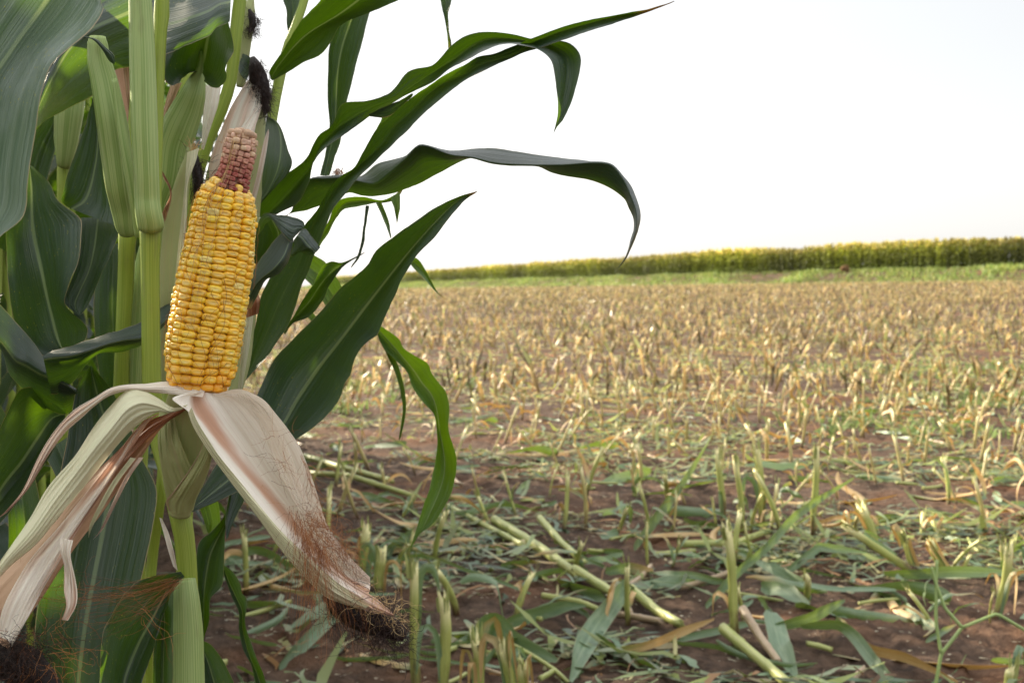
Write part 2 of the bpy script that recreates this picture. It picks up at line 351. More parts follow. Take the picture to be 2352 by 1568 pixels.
# ------------------------------------------------------------------ far things: the crop on the rise, its grass verge
def blade_tmpl(L, wd, up, az, droop, n=5, z0=0.):
    t = np.linspace(0, 1, n); r = L * (t * math.cos(up)); z = z0 + L*t*math.sin(up) - droop*L*t**2
    ww = wd * np.minimum(1, 2.4*(1 - t))**.8 / 2
    d = np.array((math.cos(az), math.sin(az))); s = np.array((-d[1], d[0]))
    V = np.concatenate((np.stack((r*d[0] - ww*s[0], r*d[1] - ww*s[1], z), 1), np.stack((r*d[0] + ww*s[0], r*d[1] + ww*s[1], z), 1)))
    i = np.arange(n - 1); return V, np.stack((i, i+1, n+i+1, n+i), 1)
def merge(parts):
    V, Fq, C, k = [], [], [], 0
    for v, f, c in parts: V.append(v); Fq.append(f + k); C.append(np.broadcast_to(c, (len(v), 3))); k += len(v)
    return np.concatenate(V), np.concatenate(Fq), np.concatenate(C)
def scatter(tmpls, pos, rot, scl, colmul, tilt=None):
    Vs, Fs, Cs, k = [], [], [], 0
    pick = nr.integers(0, len(tmpls), len(pos))
    for ti, (V, Fq, C) in enumerate(tmpls):
        m = pick == ti; p = pos[m]; r = rot[m]; s = scl[m]; nn = len(p)
        if not nn: continue
        c, sn = np.cos(r)[:, None], np.sin(r)[:, None]
        X = (V[None, :, 0]*c - V[None, :, 1]*sn)*s[:, None]; Y = (V[None, :, 0]*sn + V[None, :, 1]*c)*s[:, None]; Z = V[None, :, 2]*s[:, None]
        if tilt is not None: X = X + Z*tilt[m][:, :1]; Y = Y + Z*tilt[m][:, 1:]
        A = np.stack((X, Y, np.broadcast_to(Z, X.shape)), -1) + p[:, None]
        Vs.append(A.reshape(-1, 3)); Fs.append((Fq[None] + (np.arange(nn)*len(V))[:, None, None]).reshape(-1, Fq.shape[1]) + k); k += nn*len(V)
        Cs.append((C[None]*colmul[m][:, None]).reshape(-1, 3))
    return np.concatenate(Vs), np.concatenate(Fs), np.concatenate(Cs)
def box_t(w_, h, n=4, lean=0.):
    th = np.arange(n)*2*np.pi/n
    V = np.concatenate((np.stack((w_*np.cos(th), w_*np.sin(th), 0*th - .02), 1), np.stack((w_*np.cos(th), w_*np.sin(th), 0*th + h), 1)))
    i = np.arange(n); return V, np.stack((i, (i+1) % n, n + (i+1) % n, n + i), 1)
def far_corn():
    T = []
    for s in range(6):
        q = random.Random(s); ps = []
        v, f = box_t(.018, 2.1, 3); ps.append((v, f, np.array(lin(96, 104, 44)[:3])))
        for j in range(12):
            z = .04 + j*.172; g = np.array(lin(84 + j*6, 98 + j*5, 44)[:3])*q.uniform(.55, 1.35)  # upper leaves yellower and lighter, the backlit top put into their colour
            v, f = blade_tmpl(q.uniform(.6, .95), .11, q.uniform(.7, 1.15), j*math.pi + q.uniform(-.7, .7), q.uniform(.5, 1.0), 5, z); ps.append((v, f, g))
        for j in range(13):
            v, f = blade_tmpl(q.uniform(.28, .5), .07, q.uniform(.8, 1.5), q.uniform(0, 6.3), .15, 3, 1.95); ps.append((v, f, np.array(lin(190, 178, 104)[:3])))
        T.append(merge(ps))
    pos = []
    for (ax, ay), (bx, by) in zip(EDGE[:-1], EDGE[1:]):
        dx, dy = bx - ax, by - ay; L = math.hypot(dx, dy); nx, ny = (dy/L, -dx/L)
        for rI in range(13):
            st = .24 if ay < 140 else .34 if ay < 290 else .6
            kk = np.arange(0, L, st*(1 + rI*.12))
            kk = kk + nr.uniform(-.06, .06, len(kk))
            off = rI*.75 + nr.uniform(-.1, .1, len(kk))
            if nx < 0: off = -off
            pos.append(np.stack((ax + dx/L*kk + nx*off, ay + dy/L*kk + ny*off), 1))
    p = np.concatenate(pos); p = p[(p[:, 1] > 45)]
    z = base_z(p[:, 0], p[:, 1]); p = np.concatenate((p, z[:, None]), 1); n = len(p)
    big = np.array([noise.noise((x*.11, y*.11, 2.)) for x, y in p[:, :2]])
    V, Fq, C = scatter(T, p, nr.uniform(0, 6.28, n), 1.12 * (1 + big*.12) * nr.uniform(.84, 1.08, n), (1 + big*.8)[:, None]*nr.uniform(.7, 1.3, (n, 1))*np.array((1., 1., 1.)))
    tag(mesh_np('corn_crop', V, Fq, M['crop'], col=C, smooth=False), 'distant standing corn crop with yellow tassels along the rise', 'corn crop', kind='stuff')
far_corn()
def verge():
    T = []
    for s in range(5):
        q = random.Random(s + 50); ps = []
        for j in range(9):
            v, f = blade_tmpl(q.uniform(.25, .6), .05, q.uniform(.9, 1.5), q.uniform(0, 6.3), q.uniform(.1, .5), 3); v = v + np.array((q.uniform(-.25, .25), q.uniform(-.25, .25), -.02))
            ps.append((v, f, np.array(lin(*[(134, 152, 76), (112, 136, 66), (166, 168, 100)][q.randrange(3)])[:3])))
        T.append(merge(ps))
    pos = []
    for (ax, ay), (bx, by) in zip(EDGE[:-1], EDGE[1:]):
        dx, dy = bx - ax, by - ay; L = math.hypot(dx, dy); nx, ny = (dy/L, -dx/L)
        if nx < 0: nx, ny = -nx, -ny
        n = int(L * (34 if ay < 140 else 24)); kk = nr.uniform(0, L, n); off = -nr.uniform(.2, 6.2, n)
        pos.append(np.stack((ax + dx/L*kk + nx*off, ay + dy/L*kk + ny*off), 1))
    p = np.concatenate(pos); p = p[p[:, 1] > 45]; p = np.concatenate((p, base_z(p[:, 0], p[:, 1])[:, None]), 1); n = len(p)
    big = np.array([noise.noise((x*.22, y*.22, 5.)) for x, y in p[:, :2]])
    V, Fq, C = scatter(T, p, nr.uniform(0, 6.28, n), 1 + big*.7, (1 + big*.6)[:, None]*nr.uniform(.8, 1.2, (n, 1))*np.ones(3))
    tag(mesh_np('grass_verge', V, Fq, M['grass'], col=C, smooth=False), 'rough green grass verge below the distant corn crop', 'grass', kind='stuff')
verge()
def mound(px, py, rx, rz):
    g, t = G(px, py); bm = bmesh.new(); bmesh.ops.create_icosphere(bm, subdivisions=3, radius=1)
    for v in bm.verts:
        v.co *= 1 + .3*noise.noise(v.co*1.7) + .1*noise.noise(v.co*5); v.co.x *= rx; v.co.y *= rx*.7; v.co.z *= rz
    me = bpy.data.meshes.new('dirt_mound'); bm.to_mesh(me); bm.free(); me.materials.append(M['dirt'])
    o = bpy.data.objects.new('dirt_mound', me); COL.objects.link(o); o.location = (g[0], g[1], base_z(g[0], g[1]) + .3); return o
k = N('red_dirt'); ob = k.n('ShaderNodeTexCoord').outputs['Object']; M['dirt'] = k.bsdf(k.mix(k.noise(ob, 3, 3), lin(96, 76, 54), lin(126, 98, 70)), .95, .1)
tag(mound(1942, 628, .42, .36), 'small reddish dirt mound on the grass verge below the corn', 'dirt mound')

# ------------------------------------------------------------------ stubble field
STAND = lambda y: np.where(np.asarray(y) < 10.5, -0.2*np.asarray(y) - 0.2, -0.75*np.asarray(y))          # right edge of the standing corn on the left
def in_view(p, marg=60):
    v = p - O; d = v @ FW; x = CX + F*(v @ RT)/d; y = CY - F*(v @ UP)/d
    return d > 0 and -marg < x < 2352 + marg and 560 < y < 1568 + marg
def stub_proto(q, h, tall, dryness=0):
    root = thing('corn_stub', None, None)
    n = 9; t = np.linspace(0, 1, n); b = q.gauss(0, .03); c2 = q.gauss(0, .03)
    C = np.stack((b*t**2, c2*t**2, -.03 + (h + .03)*t), 1); r0 = q.uniform(.006, .0105)
    rad = r0*(1.08 - .1*t); nd = q.uniform(.3, .6); rad = rad*(1 + .22*np.exp(-((t - nd)/.05)**2))
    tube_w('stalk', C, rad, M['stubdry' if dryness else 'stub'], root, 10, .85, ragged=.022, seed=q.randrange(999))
    for j in range(q.choice((1, 2, 2, 3))):
        a = q.uniform(0, 6.28); L = q.uniform(.08, .26); z0 = h*q.uniform(.15, .8)
        pts = walk((r0*math.cos(a), r0*math.sin(a), z0), (math.cos(a)*.6, math.sin(a)*.6, 1.2), L, 8, .25, q.uniform(.2, .5), q)
        pts[:, 2] = np.maximum(pts[:, 2], .012)
        ribbon('sheath_leaf', pts, q.uniform(.008, .024), M['litter'], root, dry=q.choice((.7, .9, 1.2)) if dryness else q.choice((.1, .5, 1.)), seed=q.randrange(99), rs=q)
    if True:
        for j in range(4):
            a = q.uniform(0, 6.28); pts = np.array(((r0*.8*math.cos(a), r0*.8*math.sin(a), h*.9), (r0*1.3*math.cos(a), r0*1.3*math.sin(a), h*1.0 + .015), (r0*1.8*math.cos(a), r0*1.8*math.sin(a), h + q.uniform(.02, .05))))
            ribbon('splinter', pts + C[-1]*np.array((1, 1, 0)), .006, M['piece'], root, dry=0, seed=j, rs=q)
    return root
def ribbon(name, pts, wd, mat, parent=None, dry=0., seed=0, rs=rnd, roll=None, n=14, curl=.3):
    """narrow leaf along world points, with its own width, roll and curl"""
    q = np.asarray(pts, float); C = np.stack([np.interp(np.linspace(0, 1, n), np.linspace(0, 1, len(q)), q[:, i]) for i in range(3)], 1) if len(q) < 4 else crom(q, n)
    T, a, b = frames(C); t = np.linspace(0, 1, n)
    r = (rs.uniform(0, 3.1) if roll is None else roll) + rs.uniform(-.8, .8)*t*2
    s = np.cos(r)[:, None]*a + np.sin(r)[:, None]*b; nn = np.cross(T, s)
    prof = np.minimum(1, np.minimum((t + .08)*5, (1.04 - t)*2.6))**.8*wd/2
    u = np.linspace(-1, 1, 5)
    V = C[:, None] + (prof[:, None]*u[None])[..., None]*s[:, None] + (curl*prof[:, None]*(np.abs(u)**1.5)[None])[..., None]*nn[:, None]
    uv = np.stack(np.broadcast_arrays((u[None] + 1)/2, t[:, None]), -1).reshape(-1, 2)
    L = np.linalg.norm(np.diff(C, axis=0), axis=1).sum(); c = np.zeros((n*5, 3)); c[:, 1] = L; c[:, 2] = rs.random()
    c[:, 0] = np.broadcast_to(dry*(.4 + .9*t)[:, None], (n, 5)).ravel()
    return mesh_np(name, V, grid_faces(n, 5), mat, parent, c, uv)
def copy_tree(o, parent=None):
    c = o.copy(); COL.objects.link(c)
    if parent is not None: c.parent = parent
    for ch in list(o.children): copy_tree(ch, c)
    return c
def put(o, p, rz, s=1., tilt=(0, 0)):
    o.location = p; o.rotation_euler = (tilt[0], tilt[1], rz); o.scale = (s, s, s)
GONE = []
def proto_pool(make, n):
    return [make(i) for i in range(n)]
def field():
    q = random.Random(5)
    stubs = proto_pool(lambda i: stub_proto(q, q.uniform(.09, .26), i % 2), 18)
    drystubs = proto_pool(lambda i: stub_proto(q, q.uniform(.12, .27), i % 2, 1), 18)
    used = set()
    def place(pool, p, rz, s, tilt, label, cat, group=None):
        i = q.randrange(len(pool)); o = pool[i] if id(pool[i]) not in used else copy_tree(pool[i])
        used.add(id(pool[i])); put(o, p, rz, s, tilt); tag(o, label, cat, group); return o
    # rows of cut stalks
    dirv = np.array((math.cos(R(-9)), math.sin(R(-9)))); nrm = np.array((-dirv[1], dirv[0]))
    cand = []
    for rI in range(0, 150):
        off = 3.95 + rI*.72
        ext = off*.8 + 3
        k = np.arange(-ext, ext, .135 if off < 9 else .1)
        k = k + nr.normal(0, .06, len(k))
        p = dirv[None]*k[:, None] + nrm[None]*(off + nr.normal(0, .08, len(k)))[:, None]
        f = q.choice((.12, .4, .75, 1., 1., .9)) + .8*noise.noise((3.3, off*.33, 1.)) + (.02 if off < 9 else .08); g = np.array([noise.noise((x*.16, y*.35, 9.)) for x, y in p])
        cand.append(p[nr.uniform(-.35, .45, len(p)) < g + f - .62])
    p = np.concatenate(cand); p = p[(p[:, 0] > STAND(p[:, 1]) + .1) & (p[:, 1] < 112) & (edge_s(p[:, 0], p[:, 1]) > 6)]
    keep = nr.uniform(0, 1, len(p)) < np.where(p[:, 1] < 5, .7, .97)
    p = p[keep]; dist = np.hypot(p[:, 0], p[:, 1]); p = p[np.argsort(dist)]
    cnt = 0; rest = []
    for x, y in p:
        v = np.array((x, y, gz(x, y)))
        if cnt < 285 and in_view(v, 30):
            place(drystubs if q.random() < (y - 4.8)/2.2 else stubs, v, q.uniform(0, 6.28), q.uniform(.6, 1.15), (q.gauss(0, .2), q.gauss(0, .2)), 'short cut corn stub left standing in the rows of the stubble field', 'corn stub', 'cut corn stubs across the stubble field'); cnt += 1
        elif y > 4: rest.append(v)
    rest = np.array(rest); n = len(rest)
    T = []
    for s in range(6):
        z = random.Random(s + 80); ps = []; h = z.uniform(.13, .26)
        v, f = box_t(z.uniform(.008, .013), h, 4); cols = np.where(v[:, 2:3] > .06, np.array(lin(244, 224, 164)[:3]), np.array(lin(168, 136, 88)[:3])); ps.append((v, f, cols))  # brown foot, cream top with sunlight put into the colour
        for j in range(3):
            v, f = blade_tmpl(z.uniform(.06, .18), .03, z.uniform(.3, 1.4), z.uniform(0, 6.3), z.uniform(0, .6), 3, z.uniform(.02, h)); ps.append((v, f, np.array(lin(*[(246, 228, 184), (196, 166, 124), (168, 172, 112)][z.randrange(3)])[:3])))
        T.append(merge(ps))
    V, Fq, C = scatter(T, rest, nr.uniform(0, 6.28, n), nr.uniform(.55, 1.3, n), nr.uniform(.22, 1.2, (n, 1))*np.array((.90, .88, .80)), nr.normal(0, .35, (n, 2)))
    tag(mesh_np('stubble', V, Fq, M['tint'], col=C, smooth=False), 'rows of cut corn stubble stretching to the verge', 'stubble', kind='stuff')
    # loose chopped litter
    n = 120000; Y = 3.0*np.exp(nr.uniform(0, 1, n)**.9*math.log(110/3.0)); X = nr.uniform(-.47, .47, n)*Y*1.05
    m = (X > STAND(Y)) & (edge_s(X, Y) > 5.5); X, Y = X[m], Y[m]; n = len(X)
    cl = np.array([noise.noise((x*.55, y*.9, 3.)) for x, y in zip(X, Y)]); cl2 = np.array([noise.noise((x*1.7, y*2.3, 7.)) for x, y in zip(X, Y)]); m = nr.uniform(-.3, .6, n) < cl*.8 + cl2*.7 - .22 + .13*(1 - sm(Y, 4.5, 7)) + .24*sm(Y, 8, 14); X, Y = X[m], Y[m]; n = len(X)
    Z = np.array([gz(x, y) for x, y in zip(X, Y)]) + .006
    T = []
    for s in range(24):
        z = random.Random(s + 120); L = z.uniform(.06, .3); wd = z.uniform(.004, .02)
        t = np.linspace(0, 1, 6); az = np.cumsum(np.array([z.gauss(0, .28) for _ in t])); x_ = np.cumsum(np.cos(az))*L/6 - L/2; y_ = np.cumsum(np.sin(az))*L/6; z_ = np.abs(np.cumsum([z.gauss(0, .3) for _ in t]))*L*.16*z.choice((.3, .6, 1.2))
        sx, sy = -np.sin(az)*wd/2, np.cos(az)*wd/2; sz = np.array([z.gauss(0, .5) for _ in t])*wd*.6
        ww = np.minimum(1, (1.08 - t)*3)
        v = np.concatenate((np.stack((x_ - sx*ww, y_ - sy*ww, z_ - np.minimum(sz, 0)), 1), np.stack((x_ + sx*ww, y_ + sy*ww, z_ + np.maximum(sz, 0)), 1))); i_ = np.arange(5); f = np.stack((i_, i_+1, 7+i_, 6+i_), 1)
        T.append((v, f, np.broadcast_to(np.array(lin(*[(130, 146, 100), (84, 112, 74), (176, 172, 120), (206, 194, 146), (104, 128, 100), (150, 112, 72), (150, 162, 128), (140, 152, 84)][s % 8])[:3]), (len(v), 3))))
    far = sm(Y, 6, 16)[:, None]*np.array((1.15, .85, .5)) + 1  # litter farther off brightened and warmed, sunlight put into the colour
    V, Fq, C = scatter(T, np.stack((X, Y, Z), 1), nr.uniform(0, 6.28, n), nr.uniform(.5, 1.5, n), nr.uniform(.45, 1.25, (n, 1))*far)
    tag(mesh_np('crop_litter', V, Fq, M['tint'], col=np.clip(C, 0, .85), smooth=False), 'chopped corn leaf litter strewn between the stubble rows', 'crop litter', kind='stuff')
    n = 3000; Y = 2.9*np.exp(nr.uniform(0, 1, n)*math.log(12/2.9)); X = nr.uniform(-.45, .45, n)*Y
    m = X > STAND(Y); X, Y = X[m], Y[m]; n = len(X); Z = np.array([gz(x, y) for x, y in zip(X, Y)]) + .004
    V = np.array(((-.5, -.25, 0), (.5, -.3, .1), (.45, .3, .05), (-.55, .25, .15))); T = [(V*np.array((a, b, 1.))*.011, np.array(((0, 1, 2, 3),)), np.full((4, 3), 1.)) for a, b in ((1, .7), (1.6, .4), (.7, .8), (2.6, .25))]
    V, Fq, C = scatter(T, np.stack((X, Y, Z), 1), nr.uniform(0, 6.28, n), nr.uniform(.5, 1.5, n), nr.uniform(.45, 1., (n, 1))*np.array(lin(232, 222, 190)[:3]))
    tag(mesh_np('chaff', V, Fq, M['tint'], col=C, smooth=False), 'pale chopped chaff specks on the bare soil', 'chaff', kind='stuff')
    # single fallen leaves
    def leaf_proto(i):
        L = q.uniform(.14, .5); a = np.array((-L/2, 0, .012)); d = np.array((1, q.uniform(-.25, .25), q.uniform(-.05, .2)))
        pts = walk(a, d, L, 8, .22, .04, q); pts[:, 2] = np.maximum(pts[:, 2], .006)*np.array([1]*8)
        pts[:, 2] = .006 + np.abs(pts[:, 2] - .006)*.5
        o = ribbon('fallen_leaf', pts, q.choice((.01, .014, .02, .03, .042))*q.uniform(.8, 1.2), M['litter'], None, dry=[0, .15, .25, 0, .9, .4, .05][i % 7], seed=i, rs=q, roll=q.choice((0.1, -.3, .5, 1.2)), n=16, curl=q.uniform(-.5, .6)); return o
    leaves = proto_pool(leaf_proto, 28); used2 = set()
    cnt = 0; tries = 0
    while cnt < 295 and tries < 9000:
        tries += 1
        y = 2.95*math.exp(q.random()**1.25*math.log(11/2.95)); x = q.uniform(-.46, .46)*y
        if x < STAND(y) or noise.noise((x*.8, y*1.1, 3.)) < q.uniform(-.6, .35) - (.25 if x < 0.6*(y-3) - .2 else 0): continue
        v = np.array((x, y, gz(x, y) + .006))
        if not in_view(v, 20): continue
        i = q.randrange(28); o = leaves[i] if i not in used2 else copy_tree(leaves[i]); used2.add(i)
        put(o, v, q.uniform(0, 6.28), q.uniform(.7, 1.2), (q.gauss(0, .1), q.gauss(0, .1)))
        tag(o, 'torn corn leaf lying loose on the soil among the stubs', 'fallen leaf', 'fallen corn leaves on the ground'); cnt += 1
    def piece_proto(i):
        L = q.uniform(.08, .34); t = np.linspace(0, 1, 8); b = q.uniform(-.02, .02)
        C = np.stack((L*(t - .5), b*np.sin(t*3), .011 + 0*t), 1); rad = q.uniform(.006, .011)*(1 + .15*np.exp(-((t - .55)/.06)**2))
        return tube_w('stalk_piece', C, rad, M['piece'] if i % 4 else M['piecedry'], None, 9, .85, ragged=.01, seed=i)
    pcs = proto_pool(piece_proto, 12); used3 = set(); cnt = 0
    while cnt < 95:
        y = 2.95*math.exp(q.random()**1.1*math.log(13/2.95)); x = q.uniform(-.46, .46)*y
        v = np.array((x, y, gz(x, y) + .004))
        if x < STAND(y) or not in_view(v, 20): continue
        i = q.randrange(12); o = pcs[i] if i not in used3 else copy_tree(pcs[i]); used3.add(i)
        put(o, v, q.uniform(0, 6.28), q.uniform(.7, 1.1), (0, q.gauss(0, .12)))
        tag(o, 'chopped piece of pale corn stalk lying on the soil', 'stalk piece', 'chopped stalk pieces on the ground'); cnt += 1
    # weeds among the litter
    T = []
    for s in range(4):
        z = random.Random(s + 300); ps = []
        for j in range(10):
            v, f = blade_tmpl(z.uniform(.05, .16), .012, z.uniform(.3, 1.3), z.uniform(0, 6.3), .3, 3); ps.append((v + np.array((z.uniform(-.06, .06), z.uniform(-.06, .06), 0)), f, np.array(lin(122, 142, 80)[:3])*z.uniform(.8, 1.2)))
        T.append(merge(ps))
    pos = []
    for px, py, n, rx, ry in ((2260, 860, 170, 2.6, 2.2), (2330, 920, 80, 1.0, 1.2), (2080, 780, 70, 3, 2.5), (1960, 745, 90, 6, 3), (2100, 985, 40, .8, .7), (1500, 700, 120, 14, 8), (2200, 690, 160, 14, 7), (900, 880, 40, 1.4, 1.2), (560 + 150, 940, 40, .6, .6)):
        g, _ = G(px, py); pos.append(np.stack((nr.normal(g[0], rx/2, n), nr.normal(g[1], ry/2, n)), 1))
    p = np.concatenate(pos); p = np.concatenate((p, np.array([[gz(x, y)] for x, y in p])), 1); n = len(p)
    V, Fq, C = scatter(T, p, nr.uniform(0, 6.28, n), nr.uniform(.6, 1.5, n), nr.uniform(.7, 1.2, (n, 1))*np.ones(3))
    tag(mesh_np('low_weeds', V, Fq, M['grass'], col=C, smooth=False), 'patches of low green weeds between stubble rows', 'weeds', kind='stuff')
field()

# near cut stalks, fallen stalks and leaves that can be picked out one by one
def near_stub(bx, by, tx, ty, wpx, label, seed, sheath=True, split=3):
    q = random.Random(seed); g, d = G(bx, by); root = thing('corn_stub', label, 'corn stub', tuple(g))
    top = P(np.array((tx, ty, d)))
    n = 14; t = np.linspace(0, 1, n)[:, None]; C = (g - np.array((0, 0, .03)))*(1 - t) + top*t
    C[:, 0] += .006*np.sin(t[:, 0]*5 + seed); tt = t[:, 0]; rad = wpx*.49*d/F*(1.0 - .12*tt)*(1 + .05*np.sin(tt*23 + seed))*(1 + .16*np.exp(-((tt - .42)/.035)**2))
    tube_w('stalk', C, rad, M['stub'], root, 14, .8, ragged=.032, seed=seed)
    r = rad[-1]; ax = (top - g)/np.linalg.norm(top - g)
    for j in range(split + 4):
        a = q.uniform(0, 6.28); e = np.array((math.cos(a), math.sin(a), 0)); h = q.uniform(.0, .05)
        ribbon('splinter', np.array((top - ax*.03 + e*r*.8, top + e*r*.9, top + ax*h + e*r*1.2)), q.uniform(.006, .012), M['piece'], root, rs=q, seed=j)
    for j in range(3 if sheath else 1):
        a = q.uniform(0, 6.28); e = np.array((math.cos(a), math.sin(a), 0)); w_ = q.uniform(.2, .85); m = g*(1 - w_) + top*w_
        ribbon('sheath_leaf', np.array((m - ax*.08 + e*r*.9, m + e*r*1.15, m + ax*.06 + e*r*2.2, m + ax*.07 + e*r*4.5, m + ax*q.uniform(-.06, .06) + e*r*6)), q.uniform(.01, .024), M['litter'], root, dry=q.choice((.2, .6, 1.)), rs=q)
    return root
NS = ((964, 1590, 945, 1300, 24, 'tall ragged green cut stub, leftmost of the front row at the bottom edge'), (1024, 1600, 1017, 1378, 28, 'thick flat topped cut stub, second in the front row at the bottom edge'),
      (1096, 1612, 1095, 1466, 25, 'short pale cut stub, third in the front row at the bottom edge'), (1172, 1620, 1163, 1488, 26, 'stub with frayed white top, fourth in the front row'),
      (1210, 1625, 1205, 1526, 29, 'shortest cut stub, last of the front row at the bottom edge'), (838, 1335, 841, 1215, 24, 'pale cut stub just right of the hanging husk, the taller of two'),
      (874, 1362, 873, 1268, 24, 'pale cut stub beside the hanging husk tip, the shorter of two'), (1700, 1480, 1667, 1216, 22, 'tall split stub leaning left above the leaf pile at lower right'),
      (2290, 1420, 2318, 1256, 24, 'single upright green stub near the right edge on bare soil'), (2012, 1262, 1982, 1165, 26, 'upright stub with a split yellow top behind the toppled stub'),
      (2120, 1318, 1950, 1210, 19, 'long green stub pushed over to the left beside the grass stem'), (2182, 1318, 2138, 1246, 18, 'short bent stub with curled leaf right of the toppled stub'),
      (2106, 1302, 2074, 1230, 11, 'thin pale stub leaning left between two bent stubs'), (1872, 1238, 1872, 1035, 15, 'tallest thin green stub in the middle row on the right'),
      (1756, 1208, 1738, 1030, 17, 'green stub with a yellowing leaf in the middle row'), (1706, 1226, 1692, 1058, 14, 'slim upright stub left of the yellowing leaf stub'),
      (1660, 1190, 1652, 1040, 15, 'slim brown footed stub, leftmost upright of the middle row'), (2320, 1590, 2325, 1532, 26, 'low cut stub top at the bottom right corner'))
for i, a in enumerate(NS): near_stub(*a, seed=i + 3, sheath=i % 3 != 1)
def fallen_stalk(pts, wpx, label, dry=False, seed=0):
    C = []; ds = []
    for x, y, lift in pts:
        g, d = G(x, y); g[2] += lift; C.append(g); ds.append(d)
    C = np.array(C); n = 30; C = np.stack([np.interp(np.linspace(0, 1, n), np.linspace(0, 1, len(C)), C[:, i]) for i in range(3)], 1)
    t = np.linspace(0, 1, n); rad = wpx/2*np.mean(ds)/F*(1 + .2*np.exp(-((t - .33)/.02)**2) + .2*np.exp(-((t - .7)/.02)**2))*(1.05 - .2*t)
    return tag(tube_w('fallen_stalk', C, rad, M['piecedry' if dry else 'piece'], None, 12, .85, ragged=.02, seed=seed), label, 'fallen stalk')
FS = (((1030, 1172, .02), (1130, 1225, .02), (1200, 1265, .03)), 15, 'thin fallen stalk at the upper end of the diagonal line of stalks', False), \
     (((1135, 1208, .04), (1240, 1275, .03), (1330, 1328, .02)), 24, 'thick pale fallen stalk with shredded end, middle of the diagonal line', False), \
     (((1320, 1322, .03), (1420, 1380, .02), (1440, 1392, .02)), 23, 'short green fallen stalk below the middle of the diagonal line', False), \
     (((1450, 1372, .03), (1510, 1415, .02), (1566, 1448, .02)), 24, 'green fallen stalk at the lower right end of the diagonal line', False), \
     (((1240, 1225, .06), (1290, 1270, .04), (1330, 1300, .03)), 17, 'short stalk with a bright cut end crossing the diagonal line', False), \
     (((1246, 1378, .03), (1330, 1392, .03), (1378, 1402, .03)), 15, 'slim pale stalk lying flat below the diagonal line', False), \
     (((1375, 1400, .02), (1440, 1415, .02), (1520, 1437, .02)), 17, 'dull purple grey stalk end lying flat below the diagonal line', True), \
     (((700, 1060, .04), (790, 1085, .03), (900, 1120, .02)), 15, 'fallen pale stalk in the bundle just right of the standing corn', False), \
     (((700, 1090, .02), (800, 1108, .03), (950, 1142, .02)), 14, 'lower fallen stalk in the bundle right of the standing corn', False), \
     (((1570, 1268, .03), (1690, 1258, .03), (1765, 1240, .03)), 17, 'pale stalk lying crosswise behind the tall split stub', False), \
     (((1660, 1480, .05), (1720, 1520, .04), (1830, 1600, .02)), 27, 'thick pale green stalk lying in the leaf pile at lower right', False), \
     (((1705, 1470, .08), (1745, 1505, .05), (1790, 1540, .03)), 20, 'short cream stalk lying on the leaf pile at lower right', True)
for i, (p, wd, lb, dr) in enumerate(FS): fallen_stalk(p, wd, lb, dr, i)
def ground_leaf(pts, wpx, label, dry=0., roll=.2, seed=0, curl=.25):
    q = random.Random(seed); C = []; ds = []
    for x, y, lift in pts: g, d = G(x, y); g[2] += lift + .008; C.append(g); ds.append(d)
    return tag(ribbon('fallen_leaf', np.array(C), wpx*np.mean(ds)/F, M['litter'], None, dry, seed, q, roll, 26, curl), label, 'fallen leaf')
